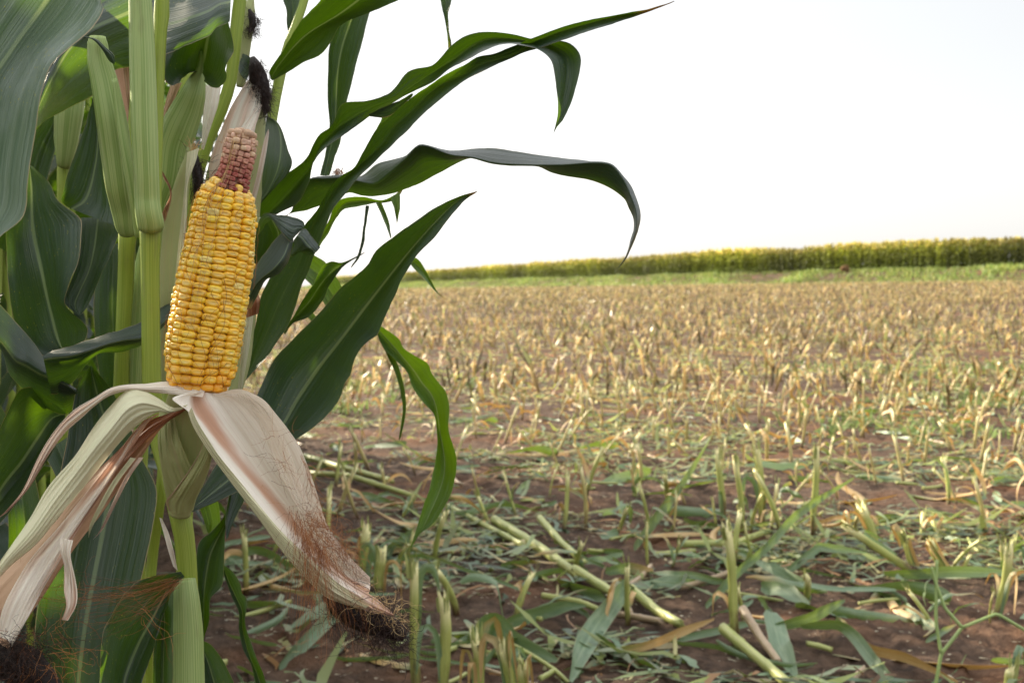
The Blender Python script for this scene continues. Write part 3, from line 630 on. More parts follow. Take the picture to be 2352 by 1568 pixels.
GL = (((1442, 1370, .05), (1410, 1420, .05), (1370, 1470, .04), (1330, 1530, .02), (1310, 1590, .01)), 50, 'long blue green leaf propped over the purple grey stalk', 0, .2), \
     (((1080, 1490, .03), (1130, 1480, .05), (1180, 1500, .02), (1280, 1520, .01)), 60, 'broad dark green leaf lying behind the front row of stubs', 0, .6), \
     (((1150, 1318, .02), (1220, 1310, .04), (1280, 1312, .02)), 26, 'yellow and green leaf lying under the diagonal stalks', .55, .3), \
     (((1390, 1330, .02), (1440, 1325, .04), (1500, 1335, .02)), 24, 'yellow tipped leaf at the right of the diagonal stalks', .5, .3), \
     (((1145, 1452, .01), (1220, 1440, .04), (1300, 1410, .03), (1345, 1400, .02)), 34, 'bright green leaf lying behind the broad dark leaf', .1, .4), \
     (((1455, 1265, .01), (1500, 1220, .06), (1560, 1165, .10), (1640, 1080, .2)), 40, 'long green leaf arching up to the left of the middle row', .15, .2), \
     (((1365, 1480, .02), (1440, 1520, .02), (1510, 1550, .02), (1580, 1575, .01)), 26, 'dark narrow leaf lying right of the propped blue leaf', 0, .2), \
     (((1410, 1510, .02), (1480, 1515, .03), (1560, 1490, .03), (1640, 1460, .04)), 22, 'dry orange edged leaf near the bottom, right of the blue leaf', 1., .3), \
     (((1760, 1480, .03), (1850, 1470, .05), (1940, 1440, .06)), 36, 'blue green leaf lying across the top of the leaf pile', 0, .8), \
     (((1840, 1480, .04), (1930, 1500, .05), (2010, 1540, .02), (2080, 1590, .01)), 30, 'wavy dark green leaf at the lower edge of the leaf pile', 0, .4), \
     (((1770, 1460, .05), (1790, 1510, .04), (1830, 1570, .02)), 52, 'wide grey green leaf in the middle of the leaf pile', .1, .3), \
     (((1920, 1460, .04), (2000, 1520, .03), (2080, 1540, .03), (2200, 1590, .02)), 26, 'tan dry leaf at the right of the leaf pile', 1., .3), \
     (((1620, 1400, .02), (1690, 1360, .05), (1760, 1310, .1), (1830, 1270, .14), (1960, 1205, .2)), 26, 'narrow green leaf running from the leaf pile to the toppled stub', .1, .2), \
     (((1800, 1330, .03), (1880, 1300, .06), (1990, 1300, .05)), 20, 'thin green leaf crossing below the toppled stub', 0, .1), \
     (((2030, 1330, .03), (2100, 1340, .03), (2180, 1345, .03), (2352, 1345, .03)), 26, 'striped green leaf lying behind the upright stub at right', .2, .5), \
     (((560, 1395, .01), (640, 1400, .03), (720, 1425, .02)), 30, 'green leaf on dark soil below the hanging husk', .05, .4), \
     (((500, 1300, .02), (590, 1295, .05), (680, 1325, .02), (740, 1345, .01)), 22, 'glossy green leaf on the soil left of the hanging husk', 0, .3), \
     (((850, 1300, .01), (900, 1275, .03), (955, 1240, .04)), 44, 'dark green leaf lying behind the two pale stubs', .1, .5), \
     (((640, 1520, .01), (760, 1450, .03), (860, 1395, .02)), 34, 'green leaf streak lying under the silk clump', .15, .4)
for i, (p, wd, lb, dr, ro) in enumerate(GL): ground_leaf(p, wd, lb, dr, ro, i)
# the branching grass stem at lower right
g, d = G(2140, 1620); gs = thing('grass_stem', 'thin branching green grass stem standing right of the leaf pile', 'grass stem', tuple(g))
for nm, pp, r_ in (('stem', ((2140, 1620), (2162, 1500), (2210, 1440)), .0045), ('stem', ((2210, 1440), (2170, 1395), (2150, 1340), (2140, 1300)), .004), ('stem', ((2162, 1500), (2150, 1430), (2150, 1350), (2152, 1285)), .004), ('stem', ((2210, 1440), (2290, 1408), (2352, 1445), (2400, 1480)), .004)):
    C = P(np.array([(x, y, d + .01*i) for i, (x, y) in enumerate(pp)])); n = 20
    C = np.stack([np.interp(np.linspace(0, 1, n), np.linspace(0, 1, len(C)), C[:, i]) for i in range(3)], 1); tube_w(nm, C, r_, M['sheath'], gs, 8)
# ------------------------------------------------------------------ the near corn plants, each traced in the photo at its own distance
def root_at(label, x, d, y=3600):
    p = P(np.array((x, y, d))); return thing('corn_plant', label, 'corn plant', (p[0], p[1], gz(p[0], p[1])), 'standing corn plants at the field edge')
def leaf(par, rails, ds, mat='leaf', rib=None, **k): return loft('leaf', rails, ds, M[mat], par, edge=.55, rib=rib if rib is not None else (.25 if len(rails) == 2 else .75), **k)
A = root_at('corn plant in front with the peeled yellow ear on its stalk', 440, .97)
B = root_at('corn plant with a stalk just left of the front stalk and a bent leaf sheath', 270, 1.12)
Cp = root_at('corn plant behind the peeled ear, with a dark silked ear and long arching leaves', 430, 1.2)
D = root_at('corn plant with a bare upright stalk at the top, left of the dark silk', 330, 1.28)
E = root_at('corn plant with a broad blue green leaf folded over behind the front stalk', 320, 1.12)
Fp = root_at('corn plant in the dark at far left with broad drooping leaves', 135, 1.3)
Gp = root_at('nearest corn plant at the left edge, a grey green leaf with painted sheen hanging into the picture', -420, .74)

# plant A: stalk and sheaths
stem('stalk', ((440, 3900, .985, 80), (437, 2400, .96, 74), (434, 1640, .95, 62), (430, 1330, .95, 47), (424, 1240, .95, 46), (413, 1180, .95, 50), (385, 1080, .96, 42), (362, 1000, .965, 40), (350, 900, .965, 44), (347, 800, .965, 43), (346, 700, .965, 42), (345, 600, .965, 43), (346, 520, .965, 50), (352, 450, .975, 38), (358, 300, .98, 33), (364, 150, .98, 30), (369, 60, .98, 30), (371, 40, .98, 33), (372, 0, .98, 33), (374, -200, .98, 32), (380, -900, 1., 24), (384, -1400, 1., 12)), M['stalk'], A, n=160, nodes=(517, 41, 1182))
stem('sheath', ((346, 524, .96, 58), (346, 514, .958, 62), (341, 490, .955, 60), (338, 460, .955, 57), (336, 400, .952, 56), (332, 300, .95, 60), (327, 133, .95, 59), (322, 0, .95, 52), (318, -120, .95, 48), (314, -260, .955, 44)), M['sheath'], A, n=70, seg=40, ribs=.012)
stem('sheath', ((437, 2000, .945, 78), (434, 1690, .943, 74), (434, 1568, .943, 71), (432, 1445, .943, 67), (428, 1370, .943, 58), (425, 1330, .946, 47)), M['sheath'], A, n=60, seg=40, ribs=.012, seed=2)
leaf(A, (((415, 1312), (380, 1318), (345, 1325), (313, 1335), (290, 1358), (262, 1400), (240, 1440), (232, 1480), (230, 1530), (225, 1640)), ((420, 1318), (395, 1335), (375, 1372), (350, 1420), (322, 1470), (300, 1520), (285, 1568), (275, 1680)), ((424, 1324), (400, 1345), (385, 1385), (367, 1440), (352, 1490), (340, 1530), (325, 1568), (310, 1700))), ((.93, .9, .88, .88), (.935, .93, .92, .91), (.93, .92, .9, .89)), wave=(.004, 3))
leaf(A, (((432, 1168), (500, 1060), (560, 960), (590, 906), (600, 883), (627, 829), (667, 786), (727, 723), (784, 660), (811, 639), (844, 609), (864, 576), (897, 549), (931, 523), (1001, 477), (1051, 452), (1099, 438)), ((436, 1172), (540, 1090), (610, 1030), (653, 970), (683, 916), (733, 843), (784, 778), (851, 690), (917, 606), (944, 573), (1000, 510), (1055, 458), (1099, 438)), ((440, 1176), (560, 1120), (640, 1050), (683, 1006), (717, 983), (750, 956), (780, 916), (794, 879), (804, 863), (811, 835), (821, 813), (841, 788), (867, 769), (877, 746), (894, 709), (907, 679), (924, 639), (944, 609), (967, 576), (997, 546), (1017, 520), (1047, 483), (1067, 460), (1099, 438))), ((.96, 1.03, 1.02, .98), (.965, 1.05, 1.05, .98), (.96, 1.0, .99, .98)), n=90, wave=(.003, 3), dry=lambda u, v: .6*sm(v, .95, .99) + .35*np.exp(-((u - 1)/.05)**2)*sm(v, .8, .9))

# the peeled ear
def curve_at(tab, t):
    tab = np.asarray(tab, float); return np.array([np.interp(t, tab[:, 0], tab[:, i]) for i in range(1, tab.shape[1])])
AX = crom(np.array(((455., 897.), (460, 850), (466, 800), (482, 700), (500, 600), (508, 547), (514, 500), (522, 450), (531, 420), (543, 380), (551, 345), (556, 308))), 120)
WD = np.array(((308, 40), (314, 58), (322, 72), (345, 77), (380, 75), (404, 74), (425, 90), (437, 112), (454, 134), (470, 142), (504, 152), (547, 157), (600, 168), (650, 170), (700, 174), (750, 174), (800, 173), (850, 162), (880, 142), (897, 112), (903, 95)), float)
DA = .885
EC = P(np.concatenate((AX, np.full((120, 1), DA)), 1)); EW = np.interp(AX[:, 1], WD[:, 0], WD[:, 1]) / 2 * DA / F
ear = tube_w('ear', EC, EW*.80, M['cob'], A, 24)
me = ear.data; me.color_attributes['col'].data.foreach_set('color', np.concatenate([np.tile((.72, .34, .05, 1) if y > 440 else (.10, .03, .025, 1), 24) for y in AX[:, 1]] + [(.4, .17, .02, 1), (.3, .2, .15, 1)]).astype(np.float32))
Tn, Na, Nb = frames(EC); Ls = np.concatenate(([0], np.cumsum(np.linalg.norm(np.diff(EC, axis=0), axis=1))))
def sphere_tmpl(nu, nv, p):
    th = np.linspace(0, 2*np.pi, nu, endpoint=False)[None]; ph = np.linspace(.004, np.pi - .004, nv)[:, None]
    f = lambda x: np.sign(x)*np.abs(x)**p
    V = np.stack(np.broadcast_arrays(f(np.sin(ph))*f(np.cos(th)), f(np.sin(ph))*f(np.sin(th)), f(np.cos(ph))*np.ones_like(th)), -1)
    return V.reshape(-1, 3), grid_faces(nv, nu, True)
def at_ear(s):
    g = lambda A_: np.array([np.interp(s, Ls, A_[:, i]) for i in range(3)])
    return g(EC), g(Tn), g(Na), g(Nb), float(np.interp(s, Ls, EW)), float(np.interp(s, Ls, AX[:, 1]))
def build_ear():
    q = random.Random(3); SV, SF = sphere_tmpl(14, 11, .74)
    SV2, _ = sphere_tmpl(14, 11, .5); V, Fq, C, k = [], [], [], 0; V2, F2, C2, k2 = [], [], [], 0
    ROWS = 16
    bod = np.array(lin(250, 194, 50)[:3]); deep = np.array(lin(244, 164, 28)[:3]); pale = np.array(lin(250, 224, 140)[:3])
    for r in range(ROWS):
        s = .0012 + q.uniform(0, .003); y_end = 412 + q.uniform(0, 30)
        ph0 = 2*math.pi*(r + .5)/ROWS
        while s < Ls[-1]:
            c, T, a, b, w_, y = at_ear(s)
            if y < y_end: break
            up = sm(y, 480, 415); lo = sm(y, 820, 890)
            h = (.0043 + .0006*q.random())*(1 + .12*up + .25*lo)
            ph = ph0 + .10*s/.15 + q.gauss(0, .014) + .05*math.sin(s*60 + r)
            rad = a*math.cos(ph) + b*math.sin(ph); tan = -a*math.sin(ph) + b*math.cos(ph)
            if q.random() < .25*up*up: s += h; continue
            wd = 2*math.pi*w_/ROWS*(.535 - .05*float(up) + q.uniform(-.015, .02)); dp = .0042 + .0006*float(up)
            hh = h*.57*q.uniform(.88, 1.1)
            X = SV.copy(); rr = X[:, 2]; flat = np.clip((rr - .2)/.8, 0, 1)
            dent = (1 - .55*float(up) - .7*float(lo))*q.uniform(.5, 1.5)
            g = np.exp(-((X[:, 0]/.5)**2 + (X[:, 1]/.3)**2))*flat
            lift = q.gauss(0, .0004) + .0004*float(up)
            rr2 = np.where(rr > 0, .82*rr, rr) - .17*dent*g
            Wp = c + rad*(w_ - dp*.78 + lift) + X[:, 0:1]*wd*tan + X[:, 1:2]*hh*T + rr2[:, None]*dp*rad
            V.append(Wp); Fq.append(SF + k); k += len(Wp)
            vv = q.uniform(.82, 1.12); mix = np.clip(g*1.25*(1 - .8*float(lo))*q.uniform(.3, 1.5), 0, .95)[:, None]; bc = bod*(1 - float(lo)*.75) + deep*float(lo)*.75
            if q.random() < .015 and not lo > .3: bc = np.array(lin(240, 216, 128)[:3])
            if up > .55: bc = bc*.55 + pale*.4
            base = np.clip((.1 - rr)/.9, 0, 1)[:, None]
            C.append(np.clip((bc*(1 - mix) + pale*mix)*vv*(1 - .0*base), 0, .92) * np.array((1, 1, 1)))
            s += h
        # shrunken tip of the cob
        n0 = 15
        if r < n0:
            s2 = s
            while s2 < Ls[-1] - .0006:
                c, T, a, b, w_, y = at_ear(s2)
                tt = float(sm(y, 430, 315)); h = .0031 + .0012*tt
                ph = 2*math.pi*r/n0 + .2 + q.gauss(0, .04); rad = a*math.cos(ph) + b*math.sin(ph); tan = -a*math.sin(ph) + b*math.cos(ph)
                X = SV2.copy()*np.array([q.uniform(.85, 1.05), q.uniform(.8, 1.05), 1.]) + np.array((q.gauss(0, .1), q.gauss(0, .1), 0))
                wd = 2*math.pi*w_/n0*.47; X[:, 2] -= .3*np.exp(-((X[:, 0]/.6)**2 + (X[:, 1]/.5)**2))*(X[:, 2] > 0)*q.uniform(-.3, 1.2)
                Wp = c + rad*(w_ - .0021 + q.gauss(0, .00035)) + X[:, 0:1]*wd*tan + X[:, 1:2]*h*.5*T + X[:, 2:3]*.0024*rad
                V2.append(Wp); F2.append(SF + k2); k2 += len(Wp)
                ramp = ((lin(150, 62, 66), lin(182, 106, 96), lin(204, 148, 130), lin(226, 192, 170)))
                z = tt*3; i = min(int(z), 2); cc_ = np.array(ramp[i][:3])*(1 - z + i) + np.array(ramp[i+1][:3])*(z - i)
                if q.random() < .08 + .25*(tt > .85): cc_ = np.array(lin(214, 188, 158)[:3])
                C2.append(np.broadcast_to(cc_*q.uniform(.7, 1.15), (len(Wp), 3))); s2 += h
    for s2, rr_, nn in ((Ls[-1], .0075, 9), (Ls[-1] + .0016, .0035, 4)):       # rounded end
        for j in range(nn):
            c, T, a, b, w_, y = at_ear(min(s2, Ls[-1])); ph = 6.283*j/nn + q.uniform(-.15, .15)
            Wp = c + T*(s2 - Ls[-1]) + (a*math.cos(ph) + b*math.sin(ph))*rr_ + (SV[:, 0:1]*a + SV[:, 1:2]*b)*.0026 + SV[:, 2:3]*T*.0022
            V2.append(Wp); F2.append(SF + k2); k2 += len(Wp); C2.append(np.broadcast_to(np.array(lin(206, 174, 146)[:3])*q.uniform(.7, 1.1), (len(Wp), 3)))
    mesh_np('kernels', np.concatenate(V), np.concatenate(Fq), M['kernel'], ear, np.concatenate(C))
    mesh_np('cob_tip', np.concatenate(V2), np.concatenate(F2), M['cob'], ear, np.concatenate(C2))
    lines = []
    for i in range(46):                                   # silk threads stuck along the ear
        s0 = q.uniform(.02, Ls[-1]); L = q.uniform(.012, .06); ph = math.pi/2*3 + q.uniform(-1.3, 1.3) if i % 3 else q.uniform(0, 6.28)
        l = []; ph = 4.5 + q.uniform(-1.2, 1.2)
        dph = q.gauss(0, .5)
        for t in np.linspace(0, 1, 14):
            s = min(max(s0 - L*t, .004), Ls[-1]); c, T, a, b, w_, y = at_ear(s)
            ph2 = ph + dph*t + .1*math.sin(t*9 + i); rad = a*math.cos(ph2) + b*math.sin(ph2)
            if rad[1] > .25: rad = -rad
            l.append(c + rad*(w_ + .0009 + .0012*abs(math.sin(3*t + i))*q.random()))
        lines.append(l)
    strands('silk', lines, .00016, M['silk'], ear)
    lines = []
    for j in range(7):
        ph = 4.35 + .05*j; l = []
        for t in np.linspace(0, 1, 20):
            s = Ls[-1]*(1 - .75*t); c, T, a, b, w_, y = at_ear(s); p2 = ph + .12*math.sin(t*5 + j); rad = a*math.cos(p2) + b*math.sin(p2); rad = rad if rad[1] < 0 else -rad
            l.append(c + rad*(w_ + .0008 + .0005*math.sin(t*13 + j)))
        lines.append(l)
    for j in range(16):                                   # loose hairs round the tip
        c, T, a, b, w_, y = at_ear(Ls[-1] - q.uniform(0, .02)); ph = q.uniform(0, 6.28)
        lines.append(walk(c + (a*math.cos(ph) + b*math.sin(ph))*w_, a*math.cos(ph) + b*math.sin(ph) + T*q.uniform(-1, 1), q.uniform(.006, .016), 10, .35, 0, q))
    strands('silk', lines, .00014, M['silkpale'], ear)
build_ear()
stem('shank', ((413, 1180, .94, 50), (415, 1150, .935, 62), (418, 1110, .925, 86), (424, 1060, .915, 100), (427, 1000, .905, 108), (434, 945, .895, 112), (446, 905, .888, 112), (450, 892, .886, 104)), M['huskear'], ear, n=50, seg=28, flat=.8)
def husk(rails, ds, mat='husk', **k): return loft('husk_leaf', rails, ds, M[mat], ear, ridge=k.pop('ridge', .0008), m=k.pop('m', 41), **k)
husk((((474, 975), (465, 1020), (452, 1050), (425, 1092), (398, 1128), (381, 1150), (388, 1172)), ((485, 975), (480, 1020), (470, 1052), (450, 1095), (430, 1130), (414, 1158), (412, 1178)), ((496, 980), (494, 1015), (488, 1046), (478, 1085), (466, 1115), (451, 1146), (444, 1172))), ((.88, .885, .89, .925), (.866, .87, .88, .918), (.872, .88, .9, .925)), 'huskear', n=30, dry=lambda u, v: .95*np.exp(-(u/.13)**2) + 0*v)
husk((((366, 940), (362, 1010), (368, 1060), (380, 1110), (398, 1142)), ((384, 940), (385, 1010), (395, 1060), (408, 1100), (420, 1140)), ((400, 940), (410, 1000), (425, 1040), (440, 1075), (448, 1100))), ((.91, .9, .92), (.89, .885, .905), (.885, .882, .895)), 'huskear', n=30, dry=lambda u, v: .4*np.exp(-((u-.7)/.2)**2) + 0*v)
loft('sheath', (((366, 1188), (376, 1225), (386, 1262), (398, 1300)), ((372, 1190), (388, 1225), (398, 1262), (408, 1310))), ((.935, .93, .935), (.94, .925, .93)), M['husk'], A, n=20, cup=-.003, dry=.35)
# left husk leaves
husk((((470, 897), (430, 880), (380, 876), (333, 881), (290, 883), (253, 891), (217, 913), (177, 936), (147, 963), (117, 1000), (90, 1045), (50, 1128), (14, 1172), (0, 1185)), ((468, 905), (430, 895), (380, 890), (333, 890), (290, 890), (252, 900), (215, 925), (180, 950), (150, 975), (122, 1012), (97, 1055), (58, 1128), (14, 1174), (0, 1186)), ((465, 912), (428, 908), (380, 904), (333, 900), (293, 898), (250, 910), (213, 936), (187, 960), (153, 990), (125, 1025), (107, 1052), (67, 1120), (16, 1176), (0, 1187))), ((.87, .885, .87, .86, .85), (.865, .87, .86, .85, .85), (.86, .875, .865, .855, .85)), 'husk', n=60, wave=(.002, 3), dry=lambda u, v: .3 + .35*v + 0*u)
husk((((440, 925), (410, 935), (385, 950), (350, 962), (320, 985), (265, 1040), (190, 1115), (125, 1200), (65, 1262), (0, 1310), (-50, 1370)), ((430, 935), (400, 955), (365, 980), (335, 1005), (300, 1040), (250, 1090), (180, 1170), (120, 1240), (80, 1300), (20, 1370), (-40, 1430)), ((425, 945), (390, 965), (365, 990), (343, 1022), (320, 1058), (285, 1105), (233, 1180), (185, 1240), (143, 1300), (105, 1360), (60, 1425), (22, 1486), (6, 1482))), ((.875, .88, .87, .85), (.87, .865, .85, .84), (.885, .88, .865, .84)), 'huskbrown', n=60, wave=(.004, 3), dry=lambda u, v: np.clip(.95 - .95*v - .25*u, .15, 1))
husk((((370, 948), (342, 968), (315, 1010), (272, 1075), (215, 1160), (165, 1240), (130, 1300), (100, 1350), (67, 1412), (27, 1484)), ((350, 955), (320, 985), (280, 1050), (230, 1125), (175, 1200), (125, 1270), (85, 1335), (50, 1400), (18, 1470)), ((330, 965), (300, 1000), (250, 1065), (190, 1140), (130, 1215), (80, 1270), (40, 1330), (5, 1400), (-5, 1460))), ((.868, .858, .842, .83), (.872, .855, .84, .832), (.868, .86, .845, .835)), 'husk', n=60, wave=(.004, 3), dry=lambda u, v: np.clip(.75 - .7*v + .25*np.sin(9*u), .05, 1))
husk((((432, 928), (400, 936), (365, 915), (333, 899), (293, 896), (250, 936), (213, 983), (173, 1045), (110, 1118), (67, 1192), (0, 1288), (-60, 1375)), ((424, 936), (392, 944), (362, 932), (325, 925), (292, 940), (255, 985), (215, 1035), (178, 1085), (120, 1160), (75, 1222), (5, 1300), (-50, 1385)), ((414, 942), (388, 948), (366, 946), (340, 958), (305, 985), (277, 1014), (238, 1062), (200, 1110), (140, 1180), (85, 1248), (10, 1314), (-40, 1390))), ((.855, .872, .85, .835, .82), (.86, .842, .835, .825, .82), (.86, .86, .845, .83, .82)), 'huskgreen', n=70, wave=(.003, 2), dry=lambda u, v: np.clip(.3*v + .5*(u - .45), 0, 1))
husk((((139, 1235), (137, 1258), (147, 1298), (147, 1355), (152, 1390), (142, 1423)), ((168, 1240), (162, 1272), (173, 1328), (178, 1365), (174, 1392), (156, 1424))), ((.825, .82, .815), (.825, .815, .81)), 'husk', n=30, cup=.004, dry=lambda u, v: .35 + .2*v + 0*u)
husk((((300, 1050), (262, 1100), (232, 1150), (206, 1205), (203, 1235)), ((312, 1052), (272, 1105), (240, 1160), (212, 1210), (203, 1235))), ((.855, .835, .83), (.855, .83, .83)), 'huskgreen', n=24, cup=.002)
husk((((318, 1050), (290, 1090), (255, 1160), (228, 1220), (212, 1240)), ((330, 1050), (298, 1095), (262, 1165), (236, 1215), (212, 1240))), ((.86, .84, .835), (.86, .835, .835)), 'husk', n=24, cup=.002, dry=.5)
# right husk leaf, a long trough
husk((((452, 903), (420, 905), (395, 915), (405, 925), (432, 945), (450, 980), (475, 1015), (500, 1050), (547, 1108), (600, 1175), (650, 1238), (700, 1288), (750, 1335), (800, 1372), (840, 1392)), ((462, 900), (445, 912), (452, 940), (480, 980), (520, 1030), (575, 1100), (630, 1165), (690, 1235), (740, 1285), (790, 1335), (845, 1370)), ((480, 902), (500, 920), (530, 960), (565, 1010), (610, 1080), (655, 1140), (700, 1205), (745, 1262), (790, 1310), (850, 1350)), ((500, 903), (540, 915), (575, 950), (610, 1000), (650, 1070), (685, 1135), (720, 1195), (755, 1245), (795, 1290), (850, 1335)), ((512, 900), (547, 893), (577, 902), (607, 919), (633, 949), (660, 983), (687, 1023), (699, 1050), (718, 1100), (735, 1155), (750, 1200), (775, 1240), (810, 1285), (850, 1325))), ((.858, .845, .84, .845), (.865, .86, .868, .85), (.872, .885, .895, .86), (.872, .892, .90, .865), (.868, .868, .872, .858)), 'husk', n=90, m=51, ridge=.0008, wave=(.0015, 3), dry=lambda u, v: np.clip(.75*np.exp(-((u-.3)/.13)**2)*(1 - .2*v) + .45*sm(v, .75, 1.), 0, 1))
husk((((440, 935), (452, 965), (478, 1008), (502, 1045), (548, 1102), (602, 1168), (652, 1225), (702, 1272), (752, 1318), (800, 1355), (850, 1388)), ((432, 948), (444, 980), (468, 1020), (495, 1060), (540, 1120), (592, 1188), (645, 1262), (700, 1325), (745, 1368), (785, 1385), (835, 1400))), ((.842, .838, .838), (.85, .846, .846)), 'huskgreen', n=60, cup=-.004, dry=lambda u, v: .15 + .3*sm(v, .8, 1) + 0*u)
husk((((575, 903), (615, 940), (645, 990), (668, 1040), (690, 1100), (715, 1165), (742, 1205)), ((520, 905), (560, 930), (597, 980), (625, 1045), (655, 1110), (695, 1180), (742, 1212))), ((.862, .868, .865), (.87, .89, .87)), 'husk', n=40, cup=.004, dry=.0)
husk((((700, 1255), (760, 1300), (820, 1345), (870, 1378), (905, 1410)), ((690, 1290), (750, 1330), (805, 1362), (860, 1395), (905, 1412)), ((695, 1310), (740, 1350), (790, 1380), (850, 1405), (905, 1414))), ((.85, .85, .85), (.84, .84, .845), (.85, .85, .85)), 'husk', n=30, dry=lambda u, v: .3 + .4*v + 0*u)
def silk_mass():
    q = random.Random(12)
    def pt(x, y, d): return P(np.array((x, y, d)))
    red, dark, pale = [], [], []
    for i in range(320):                                  # rusty tangle at the end of the trough
        t = q.random(); x, y = 700 + 115*t + q.gauss(0, 13), 1175 + 115*t + q.gauss(0, 16)
        red.append(walk(pt(x, y, .855 + q.gauss(0, .006)), (q.gauss(.5, .7), q.gauss(0, .4), q.gauss(-.5, .7)), q.uniform(.010, .03), 12, .32, .06, q))
    for i in range(220):                                  # threads hanging from it
        t = q.random()**.8; x, y = 668 + 85*t + q.gauss(0, 8), 1165 + 120*t + q.gauss(0, 10)
        red.append(walk(pt(x, y, .838 + q.gauss(0, .004)), (q.gauss(.1, .3), q.gauss(-.1, .2), -.6), q.uniform(.03, .075), 16, .12, .12, q))
    for i in range(26):
        x, y = 600 + q.random()*80, 985 + q.random()*140
        red.append(walk(pt(x, y, .862), (q.gauss(0, 1), q.gauss(-.3, .2), q.gauss(-.3, .7)), q.uniform(.01, .03), 14, .2, .02, q))
    for i in range(60):                                   # along the right rim
        t = q.random(); x, y = 690 + 60*t, 1040 + 180*t
        red.append(walk(pt(x + q.gauss(0, 3), y, .866), (.3, q.gauss(0, .2), -1.), q.uniform(.01, .03), 10, .25, 0, q))
    strands('silk', red, .00011, M['silk'], ear)
    stem('dark_silk', ((745, 1350, .862, 20), (780, 1385, .862, 62), (830, 1412, .862, 74), (890, 1438, .862, 62), (930, 1464, .862, 20)), M['silkdark'], ear, n=24, seg=18)
    for i in range(800):                                  # dark rotten tassel of silk under the tip
        t = q.random(); x, y = 762 + 165*t + q.gauss(0, 15), 1378 + 80*t + q.gauss(0, 26)
        dark.append(walk(pt(x, y, .86 + q.gauss(0, .010)), (q.gauss(.5, 1), q.gauss(0, .6), q.gauss(-.5, .8)), q.uniform(.010, .028), 12, .4, .05, q))
    strands('dark_silk', dark, .00019, M['silkdark'], ear)
    for i in range(70):
        t = q.random(); x, y = 830 + 90*t + q.gauss(0, 12), 1375 + 45*t + q.gauss(0, 18)
        pale.append(walk(pt(x, y, .848 + q.gauss(0, .006)), (q.gauss(.6, 1), q.gauss(0, .4), q.gauss(-.3, .9)), q.uniform(.008, .03), 12, .5, .05, q))
    strands('silk', pale, .00015, M['silkpale'], ear)
    l = []
    for i in range(75):                                  # brown silk trailing left from the lower node
        t = q.random(); x0, y0 = 400 + q.gauss(0, 12), 1330 + q.gauss(0, 8); x1, y1 = q.uniform(60, 330), 1390 + q.gauss(0, 45)
        x1 = x1 if q.random() > .3 else q.uniform(10, 180); xm, ym = (x0 + x1)/2, max(y0, y1)*.5 + .5*y1 + 20 + q.gauss(0, 10)
        if t < .35:
            x0, y0 = q.uniform(80, 330), q.uniform(1330, 1440)
            l.append(walk(pt(x0, y0, .86 + q.gauss(0, .012)), (q.gauss(0, 1), q.gauss(0, .3), q.gauss(-.2, .7)), q.uniform(.02, .06), 14, .3, .03, q)); continue
        u = np.linspace(0, 1, 16)[:, None]; b = (1-u)**2*np.array((x0, y0, .915)) + 2*u*(1-u)*np.array((xm, ym, .88)) + u*u*np.array((x1, y1, .85))
        b[:, :2] += np.cumsum(nr.normal(0, 2.2, (16, 2)), 0); l.append(P(b))
    strands('silk', l, .00014, M['silk'], ear)
    stem('dark_silk', ((-40, 1480, .85, 40), (10, 1505, .85, 90), (60, 1535, .85, 100), (110, 1570, .85, 60), (140, 1600, .85, 20)), M['silkdark'], ear, n=24, seg=18)
    l = []
    for i in range(700):                                  # dark clump at the bottom left
        l.append(walk(pt(30 + q.gauss(0, 42), 1520 + q.gauss(0, 36), .84 + q.gauss(0, .012)), (q.gauss(0, 1), q.gauss(0, .6), q.gauss(-.3, .9)), q.uniform(.012, .03), 12, .4, .05, q))
    strands('dark_silk', l, .00019, M['silkdark'], ear)
    l = [walk(pt(q.uniform(20, 150), q.uniform(1450, 1560), .835), (q.gauss(.3, 1), -.1, q.gauss(0, .7)), q.uniform(.015, .04), 12, .35, .03, q) for i in range(60)]
    strands('silk', l, .00016, M['silk'], ear)
silk_mass()

# plant B
stem('stalk', ((268, 3900, 1.13, 60), (272, 1400, 1.1, 46), (278, 900, 1.08, 36), (281, 800, 1.07, 33), (286, 700, 1.065, 36), (290, 620, 1.06, 38), (292, 550, 1.05, 39), (293, 532, 1.05, 46), (298, 500, 1.06, 38), (310, 300, 1.09, 34), (322, 100, 1.1, 30), (340, -300, 1.12, 22), (350, -1000, 1.14, 12)), M['stalk'], B, n=120, nodes=(532,))
stem('sheath', ((294, 536, 1.03, 40), (290, 520, 1.025, 50), (286, 480, 1.02, 62), (277, 430, 1.01, 68), (267, 350, 1.005, 72), (255, 270, 1.0, 70), (240, 190, 1.0, 62), (228, 140, 1.0, 54), (224, 100, 1.0, 46), (224, 84, 1.0, 36)), M['sheath'], B, n=60, seg=40, flat=.7, ribs=.012)
stem('sheath', ((316, 545, 1.0, 12), (308, 470, .992, 20), (298, 400, .988, 26), (285, 330, .986, 24), (272, 250, .986, 18), (262, 180, .985, 10)), M['sheath'], B, n=30, seg=20, flat=.7, ribs=.01)
leaf(B, (((190, 86), (213, 92), (235, 115), (250, 140), (262, 148)), ((197, 84), (222, 90), (246, 112), (262, 126), (263, 146))), ((.985, .98, .985), (.99, .985, .985)), n=20, cup=-.004, dry=.2)
leaf(B, (((345, -70), (290, -40), (230, 0), (190, 60), (130, 130), (90, 200), (60, 300), (45, 360)), ((345, 0), (297, 28), (203, 70), (160, 112), (120, 180), (92, 240), (70, 300), (50, 370)), ((330, 150), (297, 155), (263, 162), (213, 220), (150, 253), (84, 293), (66, 330), (52, 375))), ((1.1, 1.06, .98, .92), (1.09, 1.04, .97, .93), (1.09, 1.07, 1.02, .94)), n=60, wave=(.003, 2))
